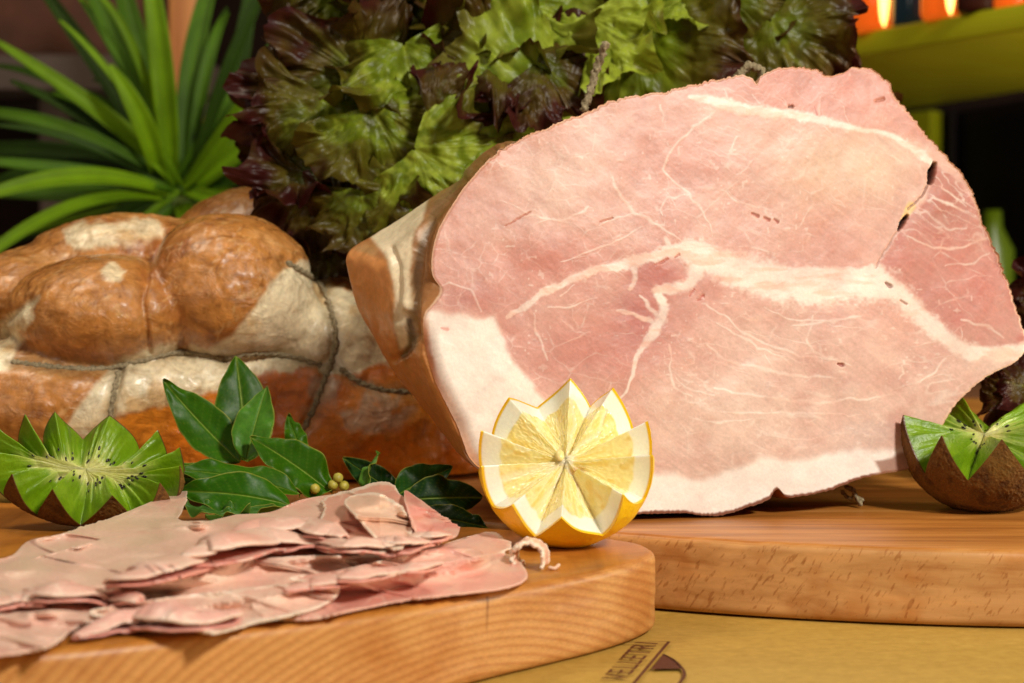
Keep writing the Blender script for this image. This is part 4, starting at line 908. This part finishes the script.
# ------------------------------------------------------------------ lettuce
ml = M('lettuce_leaf', rough=.40, spec=.32)
la = ml.attr(); lnz = ml.noise(160, 5, .6)
ml.base(ml.mixc(la, ml.ramp(lnz, [(.3, (.75, .72, .75)), (.7, (1.15, 1.12, 1.08))]), 1.0, 'MULTIPLY'))
ml.bump(lnz, .35, .0009); ml.b.inputs['Subsurface Weight'].default_value = .06; ml.b.inputs['Subsurface Radius'].default_value = (.6, 1, .2); ml.b.inputs['Subsurface Scale'].default_value = .002
_tr = ml.new('ShaderNodeBsdfTranslucent'); ml.l.new(ml.b.inputs['Base Color'].links[0].from_socket, _tr.inputs[0])
_mx = ml.new('ShaderNodeMixShader'); _mx.inputs[0].default_value = .28; ml.l.new(ml.b.outputs[0], _mx.inputs[1]); ml.l.new(_tr.outputs[0], _mx.inputs[2])
ml.l.new(_mx.outputs[0], ml.n['Material Output'].inputs[0])
def lettuce_leaf(c, grow, nrm, size, green, seed, parent, ruf=1.0, curl=.5, asp=1.0, theta=1.9, maroon=(64, 22, 18)):
    """fan leaf: c = middle of the blade, grow = direction base->tip, nrm = side that faces out"""
    g_ = np.array(grow, float); g_ /= np.linalg.norm(g_); n_ = np.array(nrm, float); n_ -= g_*(n_ @ g_); n_ /= np.linalg.norm(n_); s_ = np.cross(g_, n_)
    nr, nt = 44, 230
    r = np.linspace(.02, 1, nr)[:, None]; th = np.linspace(-theta, theta, nt)[None, :]
    edge = 1+.10*noise(th*2.2, seed, 0, seed)+.05*noise(th*9, 0, seed, seed+1)+.03*noise(th*24, 0, 0, seed+2)
    R = r*edge*(1-.25*(np.abs(th)/theta)**3)
    x = R*np.sin(th)*size*asp; y = (R*np.cos(th)+.0)*size
    pr = r**3.2
    rfl = .34*noise(th*1.9+.4*r, r*1.2, seed*.37, seed+3)+.20*noise(th*4.6+r*.8, r*2, seed*.7, seed+4)+.085*noise(th*10+1.5*r, r*4, 0, seed+5)+.03*noise(th*24, r*8, 0, seed+13)
    z = size*(1.7*ruf*pr*rfl+.25*ruf*r*noise(th*1.3, r*1.5, seed*.9, seed+21) - curl*.45*r**2+.035*fbm(x/size*5, y/size*5, 0, seed+6)*1.3+.02*noise(x/size*14, y/size*14, 0, seed+7))
    y = y+size*.22*ruf*pr*noise(th*4.6+.5, r*2, 0, seed+14)-curl*.2*size*r**3; x = x+size*.16*ruf*pr*noise(th*4, r*2, 7, seed+15)
    z = z-.015*size*np.exp(-(x/size/.05)**2)+.02*size*fbm(x/size*5, y/size*5, 0, seed+16)
    V = np.array(c)-g_*size*.35+s_*x[..., None]+g_*y[..., None]+n_*z[..., None]
    nn = fbm(x/size*3, y/size*3, seed, seed+8); nb = fbm(x/size*9, y/size*9, 0, seed+9)
    gr = lin((122, 144, 24)); gp = lin((172, 190, 62)); gdk = lin((84, 90, 16)); mr = lin(maroon); brn = lin((84, 52, 22))
    C = np.broadcast_to(gdk, V.shape).copy(); C = mix(C, gr, sst(nn+green-.2, -.3, .4)); C = mix(C, gp, .8*sst(nb+green*1.0-.75, -.2, .4))
    mrn = sst(r+.55*nn-.62*green+.15*nb, .42, .98)+0*th
    C = mix(C, brn, sst(r+.6*nn-.62*green, .0, .4)*.7+0*th); C = mix(C, mr, mrn)
    rib_ = np.exp(-(x/size/.025)**2)*(1-r); ve = (1-sst(np.abs(np.sin((np.abs(th)*3.1-r*3.0+.5*nn)*1.6)), 0, .12))*(1-r)*.22
    C = mix(C, gp, np.clip(rib_*.8+ve, 0, 1)*(.35+.65*green))
    o = mesh('leaf', V, grid_faces(nr, nt), ml.m, attrs={'Col': C}); adopt(parent, o); return o
let = thing('lettuce_head', 'big dark red and green frilly lettuce behind the large ham', 'lettuce', (.03, 1.06, ZB), 'red leaf lettuces')
# hand-placed leading leaves: px, py, Y, size, grow(screen x, up), green
HL = [(520, 130, .935, .055, (-.9, -.45), 1.0, .35, .3), (590, 45, .95, .034, (.1, -1), 1.35, .8, .4), (410, 75, .95, .036, (.2, -1), .6, .8, .4), (320, 130, .955, .034, (-.3, -.9), .3, .9, .4),
      (660, 70, .96, .050, (.5, -.8), .45, .5, .3), (440, 165, .925, .033, (.8, -.5), .95, .7, .4), (520, 25, .955, .030, (0, -1), .7, .9, .4), (790, 50, .965, .040, (.5, -.8), .25, .8, .4), (720, 20, .965, .036, (.2, -1), .35, .9, .4),
      (285, 90, .97, .032, (-.8, .4), .0, 1, .5), (272, 160, .965, .028, (-1, -.1), .05, 1, .5), (300, 200, .95, .030, (-.6, -.6), .1, 1, .5), (345, 60, .965, .032, (-.5, .6), .2, 1, .5), (365, 215, .935, .028, (.2, -1), .3, 1, .4), (420, 200, .93, .026, (-.4, -.8), .75, .9, .4),
      (330, 265, .96, .024, (.1, -1), -.1, 1, .5), (480, 60, .945, .030, (-.7, -.5), .15, 1, .6), (560, 75, .94, .028, (.9, -.5), .0, .9, .6), (820, 20, .985, .028, (.9, .1), .0, 1, .5), (640, 10, .97, .030, (.4, -.6), .1, 1, .5), (385, 130, .94, .030, (.5, -.8), .55, .8, .4), (700, 5, .96, .018, (.3, -1), 1.4, .8, .4), (835, -4, .99, .022, (.5, .4), 1.4, .8, .4), (450, 110, .93, .022, (.9, .2), -.1, 1, .6), (810, 70, .985, .03, (.3, -1), .1, .9, .4), (268, 130, .985, .028, (-1, .3), -.1, 1, .4)]
i = 0
for px, py, Y, sz, gsc, grn, rf, cu_ in HL:
    px += 18 if px < 300 else (-24 if px > 800 else 0)
    i += 1; c = P(px, py, Y)
    lettuce_leaf(c, (gsc[0], -.25, gsc[1]), (.4*math.sin(i*2.1), -1, .3+.4*math.cos(i*1.7)), sz*1.3, grn, 200+i*7, let, ruf=rf*1.15, curl=cu_)
# the rest of the head behind and between
rl_ = random.Random(5)
for k in range(62):
    i += 1
    px = rl_.uniform(300, 795); 
    ymax = np.interp(px, [240, 300, 350, 420, 520, 650, 850], [190, 250, 290, 240, 160, 110, 80])
    py = rl_.uniform(-40, ymax); dep = 1.0+.035*rl_.random()+.05*(abs(px-520)/330)**2
    
    ctrx, ctry = 520, 120; dx, dy = px-ctrx, -(py-ctry); ln_ = math.hypot(dx, dy)+60
    a = rl_.uniform(-1.1, 1.1); gx_, gy_ = dx/ln_, dy/ln_-.45; ca, sa = math.cos(a), math.sin(a)
    gsc = (gx_*ca-gy_*sa, gx_*sa+gy_*ca)
    grn = (.18+.60*math.exp(-((px-500)/170)**2))*rl_.uniform(.2, 1.9)-.1
    lettuce_leaf(P(px, py, dep), (gsc[0], rl_.uniform(-.6, .1), gsc[1]), (rl_.uniform(-.5, .5), -1, rl_.uniform(-.2, .8)), rl_.uniform(.038, .068), grn, 500+i*7, let, ruf=1.15, curl=rl_.uniform(.2, .7))
# head core so that the leaves hang on something
a, b = np.meshgrid(np.linspace(.02, np.pi-.02, 60), np.linspace(0, 2*np.pi, 90, endpoint=False), indexing='ij')
Vc = np.stack([.13*np.sin(a)*np.cos(b), .055*np.sin(a)*np.sin(b), .115*np.cos(a)], -1)*(1+.08*fbm(a*3, b*3, 0, 3))[..., None]+np.array([.03, 1.10, .152])
mlc = M('lettuce_heart', rough=.5); mlc.base(mlc.ramp(mlc.noise(30), [(.4, lin((26, 12, 12))), (.7, lin((46, 40, 18)))]))
co = mesh('heart', Vc, grid_faces(60, 90, True), mlc.m); adopt(let, co)
let2 = thing('lettuce_head', 'small dark maroon lettuce peeking out behind the right kiwi half', 'lettuce', (.27, .93, ZB), 'red leaf lettuces')
for px, py, Y, sz, gsc, sd in ((1015, 385, .885, .020, (-1, .1), 901), (1000, 402, .880, .016, (-.9, -.4), 907), (1045, 375, .90, .026, (-.5, .8), 911), (1040, 300, .94, .026, (-.9, .2), 917), (1060, 345, .93, .03, (-.2, 1), 921), (1060, 410, .88, .026, (-.2, -1), 931)):
    lettuce_leaf(P(px, py, Y), (gsc[0], -.2, gsc[1]), (-.1, -1, .5), sz, -.25, sd, let2, ruf=1.2, curl=.5)
Vc2 = Vc-np.array([.03, 1.10, .152]); Vc2 = Vc2*np.array([.28, .5, .5])+np.array([.285, .945, ZB+.058]); co = mesh('heart', Vc2, grid_faces(60, 90, True), mlc.m); adopt(let2, co)

# ------------------------------------------------------------------ plant behind
mpn = M('strap_leaf', rough=.55, spec=.15); pa = mpn.attr(); mpn.base(mpn.mixc(pa, mpn.ramp(mpn.noise(60), [(.3, (.85, .85, .85)), (.7, (1.1, 1.1, 1.1))]), 1.0, 'MULTIPLY')); mpn.b.inputs['Subsurface Weight'].default_value = .1; mpn.b.inputs['Subsurface Radius'].default_value = (.4, 1, .1); mpn.b.inputs['Subsurface Scale'].default_value = .004
plant = thing('potted_plant', 'potted plant with long green strap leaves behind the whole ham', 'plant', (-.25, 1.42, 0))
def strap(p0, p1, p2, hwm, col, seed):
    u = np.linspace(0, 1, 40)[:, None]; C3 = (1-u)**2*p0+2*u*(1-u)*p1+u*u*p2
    T = np.gradient(C3, axis=0); T /= np.linalg.norm(T, axis=1)[:, None]
    ref = np.array([.1*math.sin(seed), -1, .5]); S = np.cross(T, ref); S /= np.linalg.norm(S, axis=1)[:, None]; N = np.cross(S, T)
    v = np.linspace(-1, 1, 9)[None, :]; wdt = hwm*np.clip(np.sin(np.pi*np.clip(u*.86+.10, 0, 1)), 0, 1)**.7
    V = C3[:, None]+S[:, None]*(v*wdt)[..., None]+N[:, None]*(-.35*wdt*(1-v*v))[..., None]
    C = np.broadcast_to(np.asarray(col), V.shape).copy(); C = mix(C, np.asarray(col)*1.6, .5*np.exp(-(v/.25)**2)*np.ones_like(u)); C *= (1+.2*noise(u*3, v*2, 0, seed))[..., None]
    o = mesh('leaf', V, grid_faces(40, 9), mpn.m, attrs={'Col': C}); adopt(plant, o)
    sm_ = o.modifiers.new('t', 'SOLIDIFY'); sm_.thickness = .0008
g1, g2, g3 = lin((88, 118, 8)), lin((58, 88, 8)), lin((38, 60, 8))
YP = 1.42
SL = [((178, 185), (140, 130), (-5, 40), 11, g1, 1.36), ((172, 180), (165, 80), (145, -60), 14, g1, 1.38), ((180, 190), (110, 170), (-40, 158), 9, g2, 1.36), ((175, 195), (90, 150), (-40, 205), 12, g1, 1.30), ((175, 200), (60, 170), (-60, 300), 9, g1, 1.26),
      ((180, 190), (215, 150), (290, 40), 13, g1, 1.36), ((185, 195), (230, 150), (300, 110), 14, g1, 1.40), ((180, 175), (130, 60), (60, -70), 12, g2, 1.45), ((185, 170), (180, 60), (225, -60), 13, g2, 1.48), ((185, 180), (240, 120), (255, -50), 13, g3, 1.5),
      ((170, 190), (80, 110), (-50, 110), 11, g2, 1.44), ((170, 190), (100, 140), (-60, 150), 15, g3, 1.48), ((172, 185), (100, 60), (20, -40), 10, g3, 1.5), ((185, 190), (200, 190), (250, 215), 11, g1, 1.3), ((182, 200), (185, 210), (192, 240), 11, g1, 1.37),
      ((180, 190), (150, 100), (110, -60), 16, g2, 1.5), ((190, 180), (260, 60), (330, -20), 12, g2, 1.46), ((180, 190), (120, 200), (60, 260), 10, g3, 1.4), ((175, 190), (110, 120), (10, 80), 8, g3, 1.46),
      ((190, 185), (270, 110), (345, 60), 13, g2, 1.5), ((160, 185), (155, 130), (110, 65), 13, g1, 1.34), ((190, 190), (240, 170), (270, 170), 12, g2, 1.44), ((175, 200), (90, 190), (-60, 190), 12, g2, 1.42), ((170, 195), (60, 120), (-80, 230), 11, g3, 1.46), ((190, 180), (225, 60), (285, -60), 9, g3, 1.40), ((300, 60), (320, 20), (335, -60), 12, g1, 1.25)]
rp = random.Random(11)
for _ in range(40):
    an = rp.uniform(-.25, 1.25)*math.pi
    if .44 < an/math.pi < .56: continue
    ln = rp.uniform(150, 260)*(1.25 if an < 1.3 else 1); mx_, my_ = 180+math.cos(an)*ln*.5, 188-math.sin(an)*ln*.62
    SL.insert(-1, ((180+rp.uniform(-8, 8), 190+rp.uniform(-10, 8)), (mx_, my_-rp.uniform(0, 25)), (180+math.cos(an)*ln, 190-math.sin(an)*ln+rp.uniform(0, 40)), rp.uniform(4, 9), (g1, g2, g3)[rp.randrange(3)], rp.uniform(1.36, 1.56)))
core = P(180, 195, 1.42)
for j, (a, b, c, hw, col, Y2) in enumerate(SL):
    k_ = 1.42/F
    st0 = P(a[0], a[1], 1.42) if j != len(SL)-1 else P(260, 120, 1.40)
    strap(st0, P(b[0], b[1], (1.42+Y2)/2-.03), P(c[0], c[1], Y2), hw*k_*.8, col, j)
mtr = M('plant_stem', rough=.7); mtr.base(mtr.ramp(mtr.noise(80), [(.3, lin((70, 90, 30))), (.7, lin((110, 130, 44)))]))
s_ = tube('stem', [(core[0], 1.42, .10), (core[0]+.004, 1.42, .14), tuple(core)], .010, mtr.m, n=30, nseg=14, fuzz=.15); adopt(plant, s_)
mpt = M('terracotta', rough=.8); mpt.base(lin((150, 82, 50)))
aa = np.linspace(0, 2*np.pi, 48, endpoint=False)[None]; pr_ = np.array([(.002, 0), (.042, 0), (.056, .085), (.062, .086), (.062, .10), (.055, .10), (.052, .092), (.002, .09)])
Vp = np.stack([core[0]+pr_[:, :1]*np.cos(aa), 1.42+pr_[:, :1]*np.sin(aa), pr_[:, 1:]+0*aa], -1); q = mesh('pot', Vp, grid_faces(8, 48, True), mpt.m); adopt(plant, q); q.data.polygons.foreach_set('use_smooth', np.zeros(len(q.data.polygons), bool))

# ------------------------------------------------------------------ room behind: lime cabinet, wooden pieces
mg = M('lime_paint', rough=.45, spec=.4); mg.base(mg.ramp(mg.noise(12), [(.3, lin((176, 178, 14))), (.7, lin((190, 190, 26)))]))
mdk = M('cabinet_dark', rough=.8, spec=.2); mdk.base(lin((22, 12, 10)))
cab = thing('shelf_unit', 'lime green shelf unit with a dark niche, at the right behind the ham', 'shelf', (.6, 2.0, 0))
def slab(name, quad, thick, mat, parent):
    """quad of 4 world points (top outline) extruded downwards/back by vector"""
    q = np.asarray(quad, float); e = np.asarray(thick, float); V = np.r_[q, q+e]; Fc = np.array([[0, 1, 2, 3], [7, 6, 5, 4], [0, 4, 5, 1], [1, 5, 6, 2], [2, 6, 7, 3], [3, 7, 4, 0]])
    o = mesh(name, V, Fc, mat, smooth=False); adopt(parent, o)
    b_ = o.modifiers.new('b', 'BEVEL'); b_.width = .002; b_.segments = 2; return o
zS = H+(240-52)/F*1.72          # underside of the shelf
zl = PZ(862, 56, zS); zr_ = PZ(1100, 18, zS); bl_ = PZ(915, 113, zS); br_ = PZ(1100, 78, zS)
zl2 = zl+(zl-zr_)*.6; bl2 = bl_+(zl2-zl)
slab('shelf_board', [zl2, zr_, br_, bl2], (0, 0, .021), mg.m, cab)
dn = np.array([0, 0, -(zS-.0)])
pl0 = PZ(931, 110, zS-.001); sl0 = bl2.copy(); sl0[2] = zS-.001
bk = np.array([.02, .03, 0])
slab('side_panel', [pl0, sl0, sl0+bk, pl0+bk], dn*1.9, mg.m, cab)
r2 = br_.copy(); r2[2] = zS-.001; r2 = r2+(r2-pl0)*.4
slab('back_panel', [pl0+np.array([.01, .25, 0]), r2+np.array([0, .25, 0]), r2+np.array([0, .27, 0]), pl0+np.array([.01, .27, 0])], dn*1.9, mdk.m, cab)
slab('side_panel', [pl0+bk*.2+np.array([.022, 0, 0]), pl0+bk*.2+np.array([.030, 0, 0]), pl0+np.array([.030, .25, 0]), pl0+np.array([.02, .25, 0])], dn*1.9, mdk.m, cab)
# lit candle glasses on the shelf
mgl = M('amber_glass', rough=.2); mgl.base(lin((200, 60, 10))); mgl.b.inputs['Emission Color'].default_value = (1, .16, .01, 1); mgl.b.inputs['Emission Strength'].default_value = .55
mfl = M('flame', rough=.5); mfl.base((1, .6, .2)); mfl.b.inputs['Emission Color'].default_value = (1, .55, .12, 1); mfl.b.inputs['Emission Strength'].default_value = 5
mbl = M('blue_glass', rough=.2); mbl.base(lin((30, 60, 80))); mor = M('dark_glass', rough=.3); mor.base(lin((60, 24, 16)))
zT = zS+.021
def jar(px, off, r, h, mat, label, name, cat, lit, grp=None):
    f = (px-862)/(1100-862.); b0 = PZ(px, np.interp(px, [862, 1100], [56, 18]), zS); b = np.array([b0[0]+off*.3, b0[1]+r+.012+off, zT+.0006])
    root = thing(name, label, cat, tuple(b), grp)
    aa = np.linspace(0, 2*np.pi, 32, endpoint=False)[None]; pr = np.array([(.001, 0), (r*.9, 0), (r, .004), (r, h), (r*.92, h), (r*.9, .01), (.001, .008)])
    V = np.stack([b[0]+pr[:, :1]*np.cos(aa), b[1]+pr[:, :1]*np.sin(aa), b[2]+pr[:, 1:]+0*aa], -1)
    q = mesh('glass', V, grid_faces(len(pr), 32, True), mat.m); adopt(root, q)
    if lit:
        ball('flame', b+np.array([0, -r*1.02, h*.40]), .008, mfl.m, root, (.55, .4, 4.2))
jar(886, 0, .024, .09, mgl, 'glowing amber candle glass next to the lettuce, leftmost on the shelf', 'candle_glass', 'candle', True, 'glowing candle glasses')
jar(953, 0, .020, .09, mgl, 'glowing amber candle glass standing between dark glasses on the shelf', 'candle_glass', 'candle', True, 'glowing candle glasses')
jar(918, .02, .019, .09, mbl, 'unlit blue glass between the two glowing candle glasses', 'glass', 'glass', False)
jar(990, .0, .020, .09, mor, 'dark brown glass at the right end of the shelf', 'glass', 'glass', False)
jar(1018, .02, .014, .09, mgl, 'small red glass half out of the frame on the shelf', 'glass', 'glass', False)
# olive bottle in the niche
mob = M('olive_glass', rough=.3); mob.base(lin((72, 90, 10)))
bq = P(992, 262, 2.0); btl = thing('bottle', 'blurred olive green bottle in the dark niche of the shelf unit', 'bottle', (bq[0], bq[1], .0))
aa = np.linspace(0, 2*np.pi, 32, endpoint=False)[None]; pr = np.array([(.001, 0), (.022, 0), (.022, bq[2]+.012), (.010, bq[2]+.035), (.009, bq[2]+.052), (.001, bq[2]+.052)])
V = np.stack([bq[0]+pr[:, :1]*np.cos(aa), bq[1]+pr[:, :1]*np.sin(aa), pr[:, 1:]+0*aa], -1); q = mesh('glass_body', V, grid_faces(6, 32, True), mob.m); adopt(btl, q)
cbt = box('counter', (-1.6, 1.8, 1.76, 3.19, -.06, -.002), mt.m); tag(cbt, kind='structure')
# wooden stand and brown crate behind the plant
mwd = M('honey_wood', rough=.5); mwd.base(mwd.ramp(mwd.noise(1.0, 4, .6, mwd.coord((60, 60, 4))), [(.3, lin((150, 84, 36))), (.7, lin((196, 130, 66)))]))
mbr = M('brown_crate', rough=.8); mbr.base(mbr.ramp(mbr.noise(14), [(.3, lin((66, 34, 20))), (.7, lin((98, 54, 34)))]))
a0 = P(185, 70, 1.9)
bxw = box('wooden_post', (a0[0]-.014, a0[0]+.014, 1.89, 1.92, 0, .50), mwd.m, bev=.003); tag(bxw, 'blurred honey coloured wooden post rising behind the plant', 'post')
b0 = P(285, -2, 1.9); kn = thing('round_topped_stand', 'blurred tan wooden stand with round top at the upper edge between plant and lettuce', 'stand', tuple(b0)); ball('round_top', b0, .022, mwd.m, kn); s_ = tube('rod', [(b0[0], 1.9, 0), (b0[0], 1.9, .15), (b0[0], 1.9, b0[2]-.01)], .006, mwd.m, n=12); adopt(kn, s_)
c0_ = P(20, 60, 2.3); cr_ = box('wooden_crate', (c0_[0]-.22, c0_[0]+.14, 2.3, 2.6, H+.205, H+.34), mbr.m, bev=.004)
mgy = M('grey_shelf', rough=.8); mgy.base(lin((84, 68, 60)))
gb = thing('wall_shelf', 'dim grey brown shelf holding a brown crate behind the plant', 'shelf', (c0_[0], 2.4, 0))
box('shelf_board', (c0_[0]-.3, c0_[0]+.22, 2.2, 2.7, H+.165, H+.204), mgy.m, gb, .003)
box('shelf_leg', (c0_[0]+.02, c0_[0]+.05, 2.3, 2.34, 0, H+.164), mgy.m, gb, .003); box('shelf_leg', (c0_[0]+.18, c0_[0]+.21, 2.3, 2.34, 0, H+.164), mgy.m, gb, .003); box('shelf_leg', (c0_[0]-.28, c0_[0]-.25, 2.3, 2.34, 0, H+.164), mgy.m, gb, .003)
tag(cr_, 'brown crate standing on the dim shelf at the upper left', 'crate')
